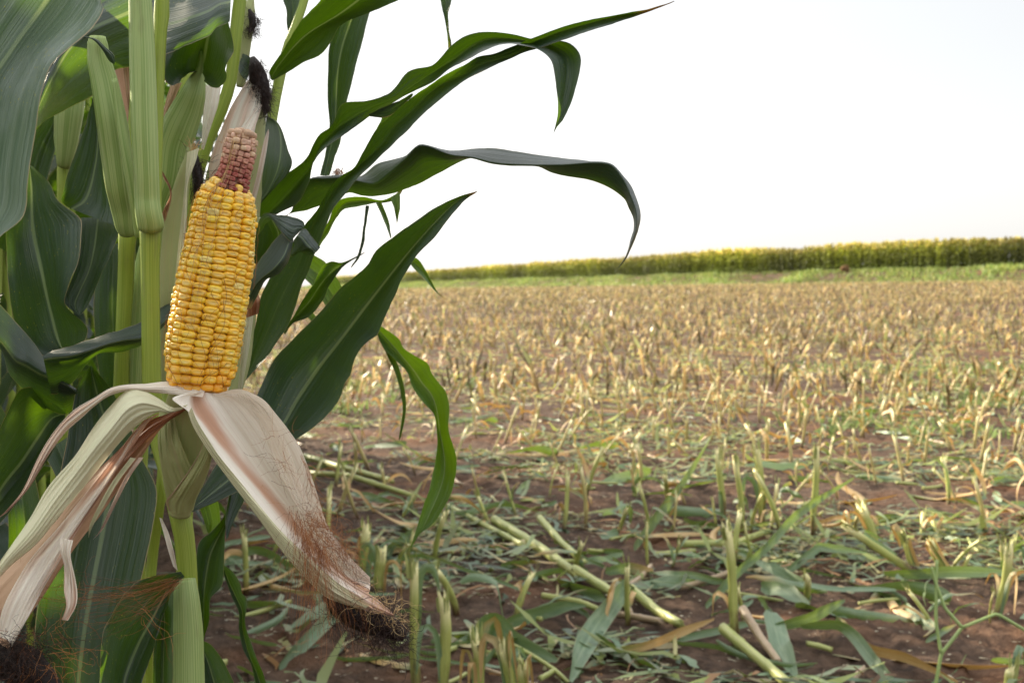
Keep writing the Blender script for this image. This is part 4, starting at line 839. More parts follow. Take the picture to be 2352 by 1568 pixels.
leaf(B, (((410, 684), (397, 690), (350, 718), (327, 736), (290, 752), (253, 764), (205, 780), (160, 795), (113, 808), (98, 820)), ((410, 690), (380, 735), (327, 776), (290, 781), (250, 790), (205, 806), (165, 818), (125, 822), (100, 826)), ((408, 700), (375, 750), (327, 791), (277, 809), (230, 812), (200, 835), (180, 862), (150, 892), (128, 905), (118, 905))), ((1.05, 1.0, .98, .96), (1.02, .97, .95, .95), (1.06, 1.02, 1.02, 1.0)), n=60, wave=(.002, 3))
leaf(B, (((205, 842), (180, 880), (165, 940), (152, 1020), (125, 1150), (100, 1300), (80, 1440), (80, 1560), (85, 1720)), ((208, 840), (222, 900), (250, 1000), (255, 1100), (238, 1210), (215, 1330), (195, 1440), (180, 1568), (170, 1730)), ((212, 842), (247, 883), (290, 960), (325, 1050), (360, 1122), (353, 1200), (333, 1290), (300, 1420), (260, 1568), (235, 1740))), ((1.02, .97, .93, .92), (1.03, 1.0, .96, .94), (1.02, .98, .95, .92)), n=70, wave=(.004, 2))
leaf(B, (((250, 1420), (236, 1480), (232, 1540), (235, 1640)), ((262, 1420), (256, 1490), (254, 1540), (262, 1650))), ((1.1, 1.08, 1.07), (1.1, 1.09, 1.07)), n=30, cup=.01)

# plant C behind the ear
stem('stalk', ((425, 3900, 1.24, 46), (422, 1300, 1.22, 34), (450, 1000, 1.22, 28), (510, 800, 1.22, 27), (560, 600, 1.22, 26), (598, 420, 1.23, 25), (625, 270, 1.24, 25), (640, 190, 1.25, 24), (660, 110, 1.26, 22), (690, 30, 1.27, 20), (715, -60, 1.28, 18), (760, -300, 1.3, 14), (800, -800, 1.3, 8)), M['stalk'], Cp, n=110, nodes=(600, 190))
ear2 = stem('ear', ((470, 960, 1.06, 24), (520, 930, 1.07, 28), (552, 860, 1.08, 31), (566, 760, 1.09, 34), (560, 700, 1.09, 60), (540, 560, 1.09, 110), (535, 440, 1.09, 132), (548, 360, 1.09, 118), (566, 290, 1.09, 88), (583, 235, 1.09, 62), (592, 200, 1.09, 40), (596, 170, 1.09, 16)), M['huskear'], Cp, n=90, seg=30, flat=.9)
loft('husk_leaf', (((486, 460), (480, 383), (493, 333), (507, 300), (527, 253), (550, 213), (567, 187), (585, 172)), ((510, 470), (530, 380), (548, 310), (565, 255), (580, 215), (590, 180)), ((545, 470), (570, 380), (582, 320), (592, 265), (600, 232), (597, 190))), ((1.07, 1.06, 1.075), (1.045, 1.048, 1.07), (1.04, 1.05, 1.07)), M['husk'], ear2, n=40, dry=lambda u, v: .55 - .2*u + .0*v)
loft('husk_leaf', (((500, 470), (505, 400), (525, 340), (555, 290), (590, 245)), ((530, 470), (545, 400), (565, 340), (585, 295), (603, 240))), ((1.04, 1.042, 1.06), (1.03, 1.04, 1.06)), M['husk'], ear2, n=30, cup=-.004, dry=.4)
loft('husk_leaf', (((570, 480), (590, 400), (600, 350), (610, 310), (616, 297)), ((582, 480), (600, 410), (612, 350), (618, 305), (617, 297))), ((1.06, 1.05, 1.06), (1.07, 1.06, 1.06)), M['husk'], ear2, n=24, cup=-.003, dry=.45)
def silk_blob(par, spots, n, d, spread, L, mat='silkdark', rad=.00018, seed=1, name='silk'):
    q = random.Random(seed); l = []
    for i in range(n):
        x, y, sx, sy = spots[q.randrange(len(spots))]
        l.append(walk(P(np.array((x + q.gauss(0, sx), y + q.gauss(0, sy), d + q.gauss(0, .006)))), (q.gauss(.1, .35), q.gauss(0, .3), q.gauss(-1, .5)), q.uniform(.4, 1.1)*L, 10, .3, .04, q))
    strands(name, l, rad, M[mat], par)
stem('silk', ((580, 132, 1.075, 12), (585, 150, 1.073, 30), (592, 175, 1.072, 42), (600, 200, 1.072, 40), (606, 225, 1.074, 28), (612, 262, 1.076, 6)), M['silkdark'], ear2, n=30, seg=18, flat=.7)
silk_blob(ear2, ((588, 150, 8, 9), (595, 175, 11, 14), (600, 205, 11, 12), (612, 210, 5, 10), (610, 240, 4, 10), (585, 165, 5, 12)), 900, 1.066, 1, .014)
leaf(Cp, (((596, 500), (590, 480), (617, 440), (660, 400), (700, 367), (733, 310), (760, 288), (784, 240), (847, 230), (891, 216), (911, 197), (941, 163), (997, 148), (1034, 107), (1061, 87), (1084, 78), (1117, 73), (1151, 75), (1184, 80), (1221, 89), (1291, 94), (1314, 103), (1331, 123), (1335, 144), (1327, 187), (1314, 233), (1294, 273), (1277, 293), (1271, 308)), ((602, 500), (617, 488), (650, 455), (690, 410), (712, 385), (735, 335), (757, 312), (784, 285), (850, 247), (905, 225), (925, 212), (975, 178), (1010, 155), (1050, 130), (1075, 112), (1105, 96), (1130, 90), (1170, 91), (1200, 94), (1240, 97), (1275, 112), (1300, 130), (1306, 150), (1303, 190), (1295, 230), (1287, 268), (1276, 292), (1271, 308)), ((606, 502), (633, 493), (683, 467), (710, 417), (720, 375), (750, 335), (765, 325), (784, 315), (851, 267), (930, 220), (944, 213), (997, 187), (1030, 160), (1064, 143), (1084, 133), (1117, 115), (1151, 102), (1175, 101), (1195, 104), (1234, 113), (1264, 137), (1274, 173), (1279, 217), (1281, 257), (1276, 287), (1271, 308))), ((1.2, 1.12, 1.08, 1.02, .95, .93), (1.21, 1.14, 1.09, 1.05, .97, .93), (1.19, 1.1, 1.12, 1.0, .94, .93)), n=120, wave=(.003, 4), rib=.15)
leaf(Cp, (((1549, 2), (1484, 22), (1451, 28), (1351, 47), (1284, 65), (1221, 89), (1184, 103), (1134, 123), (1094, 133), (1067, 150), (1024, 170), (984, 197), (941, 227), (901, 263), (864, 297), (834, 350), (814, 383), (782, 404), (762, 425), (745, 452), (730, 480), (700, 517), (680, 545), (645, 600), (608, 660), (595, 700), (585, 753), (570, 806), (560, 860), (545, 900)), ((1549, 3), (1484, 25), (1417, 37), (1351, 55), (1277, 77), (1217, 103), (1177, 128), (1151, 135), (1100, 150), (1064, 173), (1017, 193), (984, 217), (941, 260), (907, 290), (880, 327), (851, 357), (820, 385), (797, 405), (775, 430), (757, 458), (742, 485), (718, 520), (703, 560), (685, 610), (653, 670), (622, 740), (592, 810), (566, 865), (545, 900)), ((1549, 4), (1517, 17), (1467, 37), (1384, 62), (1301, 90), (1234, 112), (1184, 130), (1117, 160), (1067, 187), (984, 253), (917, 317), (867, 367), (840, 392), (822, 409), (799, 439), (767, 477), (754, 509), (740, 542), (725, 580), (704, 634), (695, 653), (667, 736), (643, 776), (617, 816), (580, 856), (548, 900))), ((.92, .95, 1.0, 1.05, 1.09, 1.12, 1.13), (.92, .962, 1.015, 1.065, 1.1, 1.12, 1.13), (.92, .945, .99, 1.035, 1.07, 1.1, 1.12)), n=130, wave=(.0025, 5), rib=.15, dry=lambda u, v: .62*sm(1 - v, .88, .97) + .3*np.exp(-((u - 1)/.04)**2)*sm(1 - v, .5, .8))
leaf(Cp, (((640, 500), (664, 490), (680, 455), (712, 410), (749, 404), (784, 402), (825, 405), (867, 377), (931, 357), (967, 335), (989, 338), (1037, 346), (1084, 342), (1124, 340), (1167, 345), (1217, 353), (1284, 362), (1351, 370), (1397, 376), (1424, 397), (1447, 423), (1464, 460), (1471, 490), (1467, 523), (1457, 556), (1444, 583), (1431, 603), (1414, 623), (1397, 646)), ((645, 500), (664, 490), (688, 462), (712, 416), (749, 412), (784, 410), (822, 417), (857, 424), (871, 419), (931, 368), (967, 337), (1037, 357), (1084, 362), (1130, 374), (1177, 378), (1284, 379), (1397, 377), (1430, 410), (1449, 450), (1462, 490), (1460, 530), (1449, 560), (1438, 588), (1424, 608), (1397, 646)), ((650, 505), (664, 492), (699, 484), (729, 475), (799, 443), (834, 450), (884, 448), (924, 437), (971, 417), (1017, 393), (1077, 365), (1117, 371), (1167, 380), (1234, 383), (1267, 397), (1301, 405), (1351, 413), (1401, 433), (1434, 457), (1444, 477), (1454, 500), (1456, 523), (1449, 549), (1438, 586), (1422, 609), (1397, 646))), ((1.2, 1.15, 1.08, 1.0, .95, .93), (1.2, 1.12, 1.045, .955, .92, .92), (1.2, 1.16, 1.11, 1.0, .95, .93)), n=120, wave=(.002, 4), rib=.15, dry=lambda u, v: .55*np.exp(-((u - 1)/.06)**2)*sm(v, .45, .6) + .2*sm(v, .9, 1))
leaf(Cp, (((622, 178), (617, 165), (650, 117), (683, 60), (737, 0), (790, -70)), ((622, 182), (640, 150), (700, 83), (784, 30), (860, -30), (900, -70)), ((626, 186), (660, 167), (700, 143), (740, 123), (763, 93), (784, 58), (849, 30), (921, -2), (1000, -45))), ((1.24, 1.15, 1.05), (1.245, 1.18, 1.08), (1.24, 1.13, 1.03)), n=50, wave=(.004, 2))
leaf(Cp, (((800, -20), (775, 50), (757, 107), (753, 167), (752, 217), (757, 290), (748, 350), (735, 403)), ((830, -15), (805, 50), (785, 110), (775, 170), (772, 230), (768, 300), (757, 350), (745, 404)), ((865, -20), (849, 32), (835, 85), (821, 137), (808, 190), (795, 245), (780, 330), (757, 403))), ((1.3, 1.3, 1.3), (1.31, 1.315, 1.3), (1.29, 1.29, 1.3)), n=40)
leaf(Cp, (((1008, -40), (1011, 0), (1018, 30), (1025, 65), (1029, 112)), ((1040, -40), (1037, 0), (1030, 30), (1031, 65), (1037, 105))), ((1.25, 1.25, 1.25), (1.25, 1.24, 1.25)), n=24, cup=.004, dry=lambda u, v: .45*v + 0*u)
leaf(Cp, (((605, 262), (612, 272), (600, 330), (596, 400), (592, 440), (587, 474)), ((600, 262), (633, 280), (645, 320), (640, 380), (620, 430), (590, 476)), ((595, 262), (640, 285), (662, 345), (671, 372), (664, 395), (633, 430), (592, 476))), ((1.2, 1.16, 1.17), (1.2, 1.14, 1.16), (1.2, 1.13, 1.16)), n=40)
leaf(Cp, (((650, -30), (650, 0), (657, 20), (659, 60), (662, 97)), ((688, -30), (692, 0), (690, 30), (684, 60), (668, 97))), ((1.3, 1.3, 1.29), (1.3, 1.28, 1.29)), n=20, cup=.01)
leaf(Cp, (((700, 590), (754, 510), (767, 475), (782, 457), (832, 452), (874, 460), (899, 452), (917, 438), (925, 428)), ((700, 600), (760, 512), (784, 475), (800, 466), (840, 462), (874, 464), (900, 456), (920, 442), (925, 430)), ((705, 610), (754, 535), (784, 484), (824, 474), (862, 466), (880, 466), (905, 459), (921, 444), (926, 430))), ((1.3, 1.28, 1.25), (1.3, 1.29, 1.25), (1.3, 1.27, 1.25)), mat='leafbacklit', n=40, dry=lambda u, v: .55*sm(v, .75, 1) + 0*u)
leaf(Cp, (((862, 464), (885, 515), (897, 548)), ((876, 464), (893, 510), (899, 545))), ((1.25, 1.24, 1.23), (1.25, 1.25, 1.24)), mat='leafbacklit', n=16, cup=.004)
leaf(Cp, (((897, 456), (905, 480), (909, 500), (911, 513)), ((919, 440), (918, 480), (914, 500), (912, 513))), ((1.24, 1.235, 1.23), (1.24, 1.23, 1.23)), mat='leafbacklit', n=16, cup=.003, dry=lambda u, v: .5*u*v)
leaf(Cp, (((840, 472), (835, 520), (827, 570), (820, 590), (806, 614)), ((848, 472), (841, 522), (836, 560), (826, 590), (807, 615))), ((1.26, 1.25, 1.24), (1.26, 1.25, 1.24)), n=24, cup=.003, dry=.15)
silk_blob(Cp, ((775, 392, 6, 5),), 60, 1.2, 1, .01, 'silk', .0003, 4, 'silk')
leaf(Cp, (((864, 300), (880, 268), (912, 245), (946, 224)), ((868, 302), (897, 284), (926, 257), (948, 226))), ((1.2, 1.2, 1.2), (1.2, 1.19, 1.2)), mat='leafbacklit', n=20, cup=.004)
leaf(Cp, (((846, 262), (885, 245), (925, 228), (947, 214)), ((850, 268), (886, 270), (918, 251), (949, 218))), ((1.1, 1.1, 1.1), (1.11, 1.11, 1.1)), n=20, cup=.003, dry=lambda u, v: .5*(u > .9)*np.ones_like(v))
# the crumpled grey leaf beside the ear
leaf(Cp, (((590, 520), (600, 495), (607, 490), (649, 494), (677, 499), (697, 509), (699, 520)), ((592, 540), (622, 505), (640, 525), (652, 540), (668, 555), (676, 545), (690, 530)), ), ((1.04, .985, .98), (1.05, .965, .975)), n=40, cup=-.004, dry=.1)
leaf(Cp, (((660, 528), (649, 535), (624, 559), (595, 600), (574, 634), (560, 668), (556, 700)), ((668, 530), (662, 560), (650, 590), (625, 620), (600, 640), (582, 662), (566, 705)), ((673, 532), (673, 559), (665, 592), (649, 620), (632, 635), (612, 641), (600, 660), (585, 690), (575, 710))), ((.99, .985, 1.0), (.97, .955, .985), (.985, .975, 1.0)), n=40, dry=lambda u, v: .2 + .5*sm(v, .8, 1) + 0*u)
leaf(Cp, (((690, 530), (700, 524), (715, 542), (736, 568)), ((683, 540), (693, 545), (705, 560), (725, 580)), ((674, 552), (672, 572), (668, 590), (690, 578), (708, 587))), ((1.02, 1.01, 1.0), (1.0, .99, .99), (1.01, 1.01, 1.0)), n=30, wave=(.002, 3))
leaf(Cp, (((584, 520), (578, 570), (570, 620), (560, 680)), ((625, 505), (640, 540), (622, 590), (580, 660)), ((650, 520), (645, 560), (625, 610), (590, 680))), ((1.06, 1.07, 1.08), (1.05, 1.08, 1.08), (1.05, 1.06, 1.07)), n=30)
loft('husk_leaf', (((563, 700), (560, 720), (556, 790), (550, 860), (546, 895)), ((583, 705), (582, 725), (575, 780), (565, 840), (556, 895))), ((1.04, 1.04, 1.05), (1.045, 1.045, 1.05)), M['huskgreen'], ear2, n=30, cup=-.006)
loft('husk_leaf', (((560, 672), (562, 700), (566, 730)), ((590, 665), (597, 690), (594, 720))), ((1.03, 1.03, 1.03), (1.03, 1.02, 1.03)), M['huskbrown'], ear2, n=14, cup=-.006, dry=.7)

# plant D: bare stalk, lower right leaves
stem('stalk', ((330, 3900, 1.3, 50), (338, 1568, 1.22, 26), (342, 1400, 1.2, 24), (350, 1280, 1.2, 24), (375, 1080, 1.18, 26), (385, 900, 1.2, 26), (400, 700, 1.2, 26), (425, 540, 1.2, 26), (460, 380, 1.2, 27), (483, 310, 1.2, 28), (508, 253, 1.2, 29), (529, 190, 1.2, 28), (537, 133, 1.2, 28), (544, 60, 1.2, 30), (551, 0, 1.2, 30), (557, -60, 1.2, 28), (580, -500, 1.22, 20), (590, -1000, 1.24, 10)), M['stalk'], D, n=130, nodes=(1180, 310))
stem('ear', ((553, 200, 1.24, 20), (562, 100, 1.24, 30), (566, 50, 1.24, 38), (570, 20, 1.24, 34), (577, 3, 1.24, 16), (580, -6, 1.24, 6)), M['huskear'], D, n=30, seg=20)
stem('silk', ((572, 22, 1.235, 8), (578, 40, 1.235, 16), (580, 60, 1.235, 16), (572, 74, 1.235, 6)), M['silkdark'], D, n=16, seg=14)
silk_blob(D, ((575, 32, 5, 6), (590, 45, 5, 7), (570, 65, 5, 6), (585, 68, 7, 5)), 300, 1.235, 1, .012, seed=3)
leaf(D, (((548, 120), (555, 122), (570, 128), (582, 140)), ((545, 140), (547, 160), (556, 178), (567, 185)), ), ((1.24, 1.23, 1.23), (1.24, 1.22, 1.23)), n=18, cup=.004)
leaf(D, (((837, 579), (784, 603), (760, 600), (740, 615), (717, 656), (690, 696), (667, 737), (650, 760)), ((837, 580), (784, 609), (765, 620), (735, 655), (712, 690), (690, 715), (670, 738), (652, 764)), ((837, 581), (800, 604), (784, 616), (757, 655), (740, 693), (710, 726), (672, 744), (655, 768))), ((1.24, 1.2, 1.22, 1.25), (1.24, 1.22, 1.24, 1.25), (1.24, 1.21, 1.22, 1.25)), n=40, dry=lambda u, v: .3*np.exp(-((u-.7)/.1)**2)*np.ones_like(v))
leaf(D, (((720, 585), (745, 600), (765, 625), (785, 660), (790, 700)), ((700, 640), (720, 660), (740, 690), (760, 715), (785, 722))), ((1.35, 1.33, 1.32), (1.35, 1.34, 1.32)), mat='leafbacklit', n=24, cup=.01)
leaf(D, (((700, 705), (712, 712), (722, 722), (732, 735)), ((700, 722), (708, 730), (716, 738), (728, 742))), ((1.35, 1.34, 1.33), (1.35, 1.34, 1.33)), mat='leafbacklit', n=14, cup=.003)
leaf(D, (((940, 590), (957, 593), (971, 609), (991, 646), (1004, 669), (1025, 687)), ((938, 600), (950, 616), (971, 636), (994, 663), (1006, 675), (1025, 688))), ((1.3, 1.3, 1.3), (1.3, 1.29, 1.3)), mat='leafbacklit', n=24, cup=.005, dry=lambda u, v: .55*sm(v, .7, 1) + .25*(1-u))
leaf(D, (((862, 742), (880, 752), (917, 779), (927, 799), (957, 819), (984, 836), (991, 856), (1011, 883), (1024, 899), (1032, 933), (1031, 989), (1047, 1043), (1048, 1085), (1037, 1128), (1017, 1168), (991, 1205), (964, 1225), (945, 1255)), ((862, 750), (895, 785), (925, 820), (950, 850), (970, 880), (990, 905), (1003, 940), (1010, 990), (1020, 1045), (1020, 1088), (1008, 1130), (990, 1172), (972, 1210), (945, 1256)), ((862, 758), (881, 800), (904, 823), (934, 853), (947, 889), (971, 923), (997, 953), (1004, 1006), (1001, 1045), (994, 1088), (984, 1132), (971, 1165), (957, 1212), (942, 1257))), ((1.32, 1.28, 1.25, 1.22), (1.33, 1.3, 1.27, 1.22), (1.33, 1.28, 1.25, 1.22)), mat='leafbacklit', n=70, wave=(.003, 4))
leaf(D, (((866, 762), (885, 808), (905, 850), (917, 889), (925, 939), (921, 975), (916, 1010)), ((878, 772), (902, 812), (918, 850), (928, 889), (933, 939), (928, 975), (917, 1012))), ((1.33, 1.3, 1.28), (1.33, 1.3, 1.28)), mat='leafbacklit', n=30, cup=.004)
leaf(D, (((535, 1090), (517, 1182), (490, 1215), (457, 1245), (450, 1292), (453, 1345), (458, 1410), (466, 1468)), ((537, 1090), (517, 1200), (498, 1240), (484, 1270), (475, 1310), (470, 1350), (468, 1400), (467, 1468)), ((540, 1090), (517, 1220), (515, 1278), (510, 1342), (497, 1360), (483, 1375), (480, 1428), (468, 1469))), ((1.15, 1.1, 1.08), (1.16, 1.12, 1.1), (1.15, 1.09, 1.08)), n=40, wave=(.003, 2))
leaf(D, (((533, 1080), (528, 1120), (522, 1160), (517, 1200)), ((575, 1100), (560, 1150), (540, 1190), (520, 1240))), ((1.14, 1.13, 1.11), (1.15, 1.14, 1.12)), n=20, cup=.006)
leaf(D, (((452, 1120), (462, 1114), (490, 1132), (503, 1162), (504, 1205), (490, 1225), (480, 1230)), ((450, 1130), (453, 1146), (460, 1170), (468, 1195), (474, 1215), (479, 1230))), ((1.2, 1.18, 1.18), (1.2, 1.2, 1.19)), mat='leafbacklit', n=24, cup=.008)
leaf(D, (((514, 1296), (535, 1312), (553, 1342), (556, 1362), (567, 1374), (563, 1428), (583, 1492), (612, 1568), (625, 1640)), ((513, 1302), (528, 1340), (543, 1372), (556, 1402), (557, 1440), (572, 1500), (598, 1568), (612, 1650)), ((512, 1308), (520, 1335), (533, 1372), (548, 1405), (548, 1445), (560, 1495), (578, 1528), (585, 1568), (598, 1655))), ((1.2, 1.17, 1.15), (1.21, 1.18, 1.16), (1.2, 1.17, 1.15)), n=50, wave=(.002, 3))
leaf(D, (((455, 1470), (470, 1472), (485, 1480), (505, 1505), (525, 1540), (545, 1590), (560, 1680)), ((455, 1480), (465, 1490), (478, 1520), (490, 1560), (505, 1610), (515, 1690)), ((450, 1485), (458, 1500), (464, 1530), (468, 1570), (470, 1620), (475, 1700))), ((1.12, 1.08, 1.05), (1.13, 1.1, 1.07), (1.12, 1.09, 1.07)), n=30)
leaf(D, (((398, 1340), (400, 1400), (398, 1480), (396, 1580), (394, 1680)), ((375, 1370), (378, 1430), (376, 1500), (374, 1580), (372, 1690)), ((365, 1395), (356, 1450), (352, 1520), (350, 1600), (348, 1700))), ((1.06, 1.04, 1.03), (1.08, 1.06, 1.05), (1.06, 1.05, 1.04)), n=30)

# plant E: broad folded leaf, its sheath and cut husked ear
stem('stalk', ((318, 3900, 1.14, 50), (316, 1300, 1.12, 36), (325, 1000, 1.12, 34), (345, 760, 1.13, 32), (372, 500, 1.14, 30), (400, 340, 1.15, 28), (430, 180, 1.16, 26), (450, 0, 1.17, 22), (460, -400, 1.18, 16), (465, -900, 1.2, 8)), M['stalk'], E, n=90, nodes=(500,))
stem('sheath', ((362, 560, 1.09, 40), (370, 470, 1.085, 60), (385, 420, 1.08, 74), (396, 340, 1.075, 84), (412, 293, 1.07, 84), (432, 247, 1.065, 72), (444, 215, 1.06, 58), (453, 185, 1.06, 40), (460, 165, 1.06, 22), (466, 120, 1.065, 14), (474, 70, 1.07, 9), (482, 20, 1.08, 7)), M['sheath'], E, n=60, seg=40, flat=.7, ribs=.012)
leaf(E, (((300, 150), (377, 127), (433, 103), (477, 83), (500, 63), (523, 53), (528, 50)), ((330, 60), (390, 55), (440, 40), (480, 25), (505, 10), (527, 5), (530, 4)), ((345, -40), (400, -40), (450, -50), (490, -60), (520, -60), (530, -55))), ((1.0, .99, 1.0), (1.02, 1.0, 1.01), (1.05, 1.04, 1.05)), n=40, wave=(.002, 2))
leaf(E, (((382, 112), (378, 140), (376, 180), (392, 197), (410, 190), (430, 170), (450, 162)), ((440, 85), (430, 120), (425, 150), (430, 165), (440, 165), (455, 165)), ((485, 60), (476, 95), (470, 130), (465, 150), (463, 165)), ((505, 50), (510, 100), (500, 150), (490, 175), (478, 180), (470, 180)), ((524, 48), (537, 117), (518, 157), (521, 180), (505, 200), (485, 200), (468, 186))), ((1.03, 1.01, 1.05), (1.05, 1.06, 1.06), (1.055, 1.06, 1.06), (1.04, 1.03, 1.05), (1.01, 1.0, 1.05)), n=50, m=21)
loft('husk_leaf', (((392, 195), (380, 235), (370, 285), (367, 310)), ((418, 190), (405, 220), (390, 255), (372, 305))), ((1.09, 1.09, 1.09), (1.085, 1.085, 1.09)), M['huskbrown'], E, n=20, cup=-.005, dry=.2)
loft('husk_leaf', (((467, 195), (468, 240), (465, 290), (462, 340)), ((508, 200), (500, 245), (485, 290), (468, 345))), ((1.1, 1.1, 1.1), (1.11, 1.1, 1.1)), M['husk'], E, n=20, cup=-.006, dry=.35)
loft('husk_leaf', (((263, 160), (270, 200), (285, 262), (302, 320)), ((302, 150), (304, 200), (306, 262), (305, 325))), ((1.1, 1.1, 1.1), (1.1, 1.1, 1.1)), M['husk'], E, n=20, cup=-.006, dry=.75)
ear3 = stem('ear', ((384, 880, 1.06, 30), (386, 760, 1.05, 48), (391, 680, 1.04, 56), (396, 600, 1.035, 58), (402, 520, 1.03, 52), (413, 450, 1.025, 40), (424, 400, 1.02, 30), (436, 365, 1.02, 26), (443, 342, 1.02, 28)), M['huskear'], E, n=60, seg=24, flat=.8, ragged=.004)
loft('husk_leaf', (((430, 350), (426, 400), (420, 470), (410, 560), (402, 640), (398, 690)), ((457, 340), (450, 370), (432, 420), (428, 520), (424, 600), (420, 690))), ((1.005, 1.0, 1.01), (1.01, 1.0, 1.01)), M['huskgreen'], ear3, n=30, cup=-.004)
loft('husk_leaf', (((367, 387), (376, 410), (388, 432), (390, 450), (372, 490), (366, 520)), ((371, 390), (384, 412), (393, 432), (394, 455), (385, 490), (376, 520))), ((1.01, 1.0, 1.01), (1.01, 1.0, 1.01)), M['huskbrown'], ear3, n=24, cup=.003, dry=.5)
stem('silk', ((444, 350, 1.04, 14), (450, 385, 1.04, 26), (455, 420, 1.04, 24), (448, 455, 1.04, 8)), M['silkdark'], ear3, n=16, seg=14)
silk_blob(ear3, ((447, 365, 5, 10), (455, 395, 7, 16), (450, 425, 5, 10)), 260, 1.04, 1, .02, seed=6)
q_ = random.Random(4)
strands('silk', [walk(P(np.array((443 + q_.gauss(0, 6), 345 + q_.gauss(0, 4), 1.01))), (q_.gauss(0, .6), -.3, 1), q_.uniform(.004, .014), 8, .3, 0, q_) for i in range(24)], .0003, M['silkpale'], ear3)
stem('sheath', ((305, 980, 1.09, 34), (308, 880, 1.085, 38), (314, 760, 1.08, 40), (319, 660, 1.075, 34), (322, 600, 1.075, 22), (325, 560, 1.075, 8)), M['sheath'], E, n=40, seg=24, flat=.7)

# plant F at far left in the dark
stem('stalk', ((132, 3900, 1.34, 60), (135, 1300, 1.3, 44), (140, 800, 1.28, 34), (145, 450, 1.26, 28), (148, 375, 1.26, 33), (160, 250, 1.27, 30), (180, 0, 1.28, 26), (200, -500, 1.3, 16), (205, -900, 1.3, 8)), M['stalk'], Fp, n=90, nodes=(372,))
stem('sheath', ((147, 378, 1.25, 34), (148, 365, 1.245, 38), (152, 320, 1.24, 56), (158, 260, 1.235, 66), (165, 200, 1.235, 66), (172, 120, 1.24, 56)), M['sheath'], Fp, n=36, seg=30, flat=.8)
leaf(Fp, (((60, 378), (40, 390), (22, 420), (15, 500), (15, 580), (22, 680), (40, 760), (80, 810), (160, 815)), ((68, 380), (72, 430), (75, 523), (95, 620), (115, 710), (140, 796), (165, 815)), ((74, 382), (113, 420), (133, 460), (183, 500), (187, 523), (181, 600), (155, 660), (150, 700), (200, 752), (192, 790), (170, 816))), ((1.15, 1.1, 1.12), (1.16, 1.14, 1.14), (1.14, 1.09, 1.12)), n=60, wave=(.004, 2))
leaf(Fp, (((213, 225), (195, 290), (173, 350), (152, 410), (140, 460)), ((220, 228), (225, 320), (215, 400), (195, 460), (165, 480)), ((225, 225), (240, 300), (245, 400), (268, 480), (272, 520))), ((1.18, 1.15, 1.13), (1.19, 1.17, 1.15), (1.18, 1.15, 1.13)), n=30)
leaf(Fp, (((187, 500), (184, 540), (177, 606), (147, 693), (160, 708), (180, 725)), ((225, 500), (218, 560), (205, 620), (178, 680), (172, 700), (181, 725)), ((272, 500), (270, 543), (247, 600), (213, 676), (200, 705), (182, 726))), ((1.15, 1.12, 1.1), (1.17, 1.14, 1.1), (1.15, 1.12, 1.1)), n=30)
leaf(Fp, (((-60, 640), (0, 699), (33, 736), (77, 786), (100, 819), (133, 856), (158, 880), (178, 895)), ((-60, 730), (0, 783), (37, 829), (60, 840), (90, 858), (125, 872), (150, 884), (176, 902)), ((-60, 760), (0, 800), (20, 856), (53, 893), (100, 933), (147, 952), (168, 935), (177, 905))), ((1.0, 1.0, 1.02), (.96, .97, 1.0), (1.02, 1.05, 1.03)), n=50, wave=(.003, 2))
leaf(Fp, (((147, 940), (80, 890), (47, 893), (20, 940), (0, 983), (-50, 1100)), ((150, 950), (120, 960), (90, 1000), (50, 1060), (10, 1110), (-40, 1190)), ((150, 955), (140, 1000), (117, 1045), (60, 1125), (0, 1202), (-60, 1260))), ((1.05, 1.0, .96), (1.06, 1.03, .99), (1.05, 1.0, .96)), n=40, wave=(.003, 2))
for rr_, dd_ in ((((-40, 880), (20, 960), (70, 1060), (95, 1200), (70, 1400)), ((-60, 1000), (-20, 1050), (10, 1120), (20, 1250), (0, 1420))), 1.15), ((((120, 250), (60, 330), (20, 450), (-20, 560)), ((150, 260), (125, 350), (100, 450), (60, 600))), 1.3), ((((230, 560), (215, 700), (225, 840), (250, 960)), ((290, 560), (300, 700), (300, 830), (290, 960))), 1.25), ((((100, 1040), (130, 1100), (150, 1180), (140, 1300)), ((160, 1000), (190, 1100), (200, 1200), (180, 1330))), 1.1):
    leaf(Fp, rr_, ((dd_, dd_ - .02, dd_), (dd_ + .03, dd_, dd_)), n=30, cup=.02)

for rr_, dd_ in ((((185, 40), (120, -40), (40, -110), (-80, -120)), ((190, 60), (150, 60), (60, 20), (-60, 10))), (1.22, 1.1, 1.0)), ((((180, -40), (250, -120), (340, -140), (440, -80)), ((190, -10), (260, -20), (340, -30), (440, -10))), (1.25, 1.2, 1.15)), ((((170, 60), (110, 40), (50, 90), (0, 220)), ((178, 90), (150, 130), (110, 200), (60, 320))), (1.24, 1.2, 1.15)), ((((190, 30), (250, 0), (300, 60), (330, 200)), ((185, 60), (225, 90), (255, 160), (280, 300))), (1.25, 1.2, 1.18)):  # extra leaves, mostly unseen, added to block light on the leaf in front
    leaf(Fp, rr_, (dd_, tuple(x + .02 for x in dd_)), n=30, cup=.015)
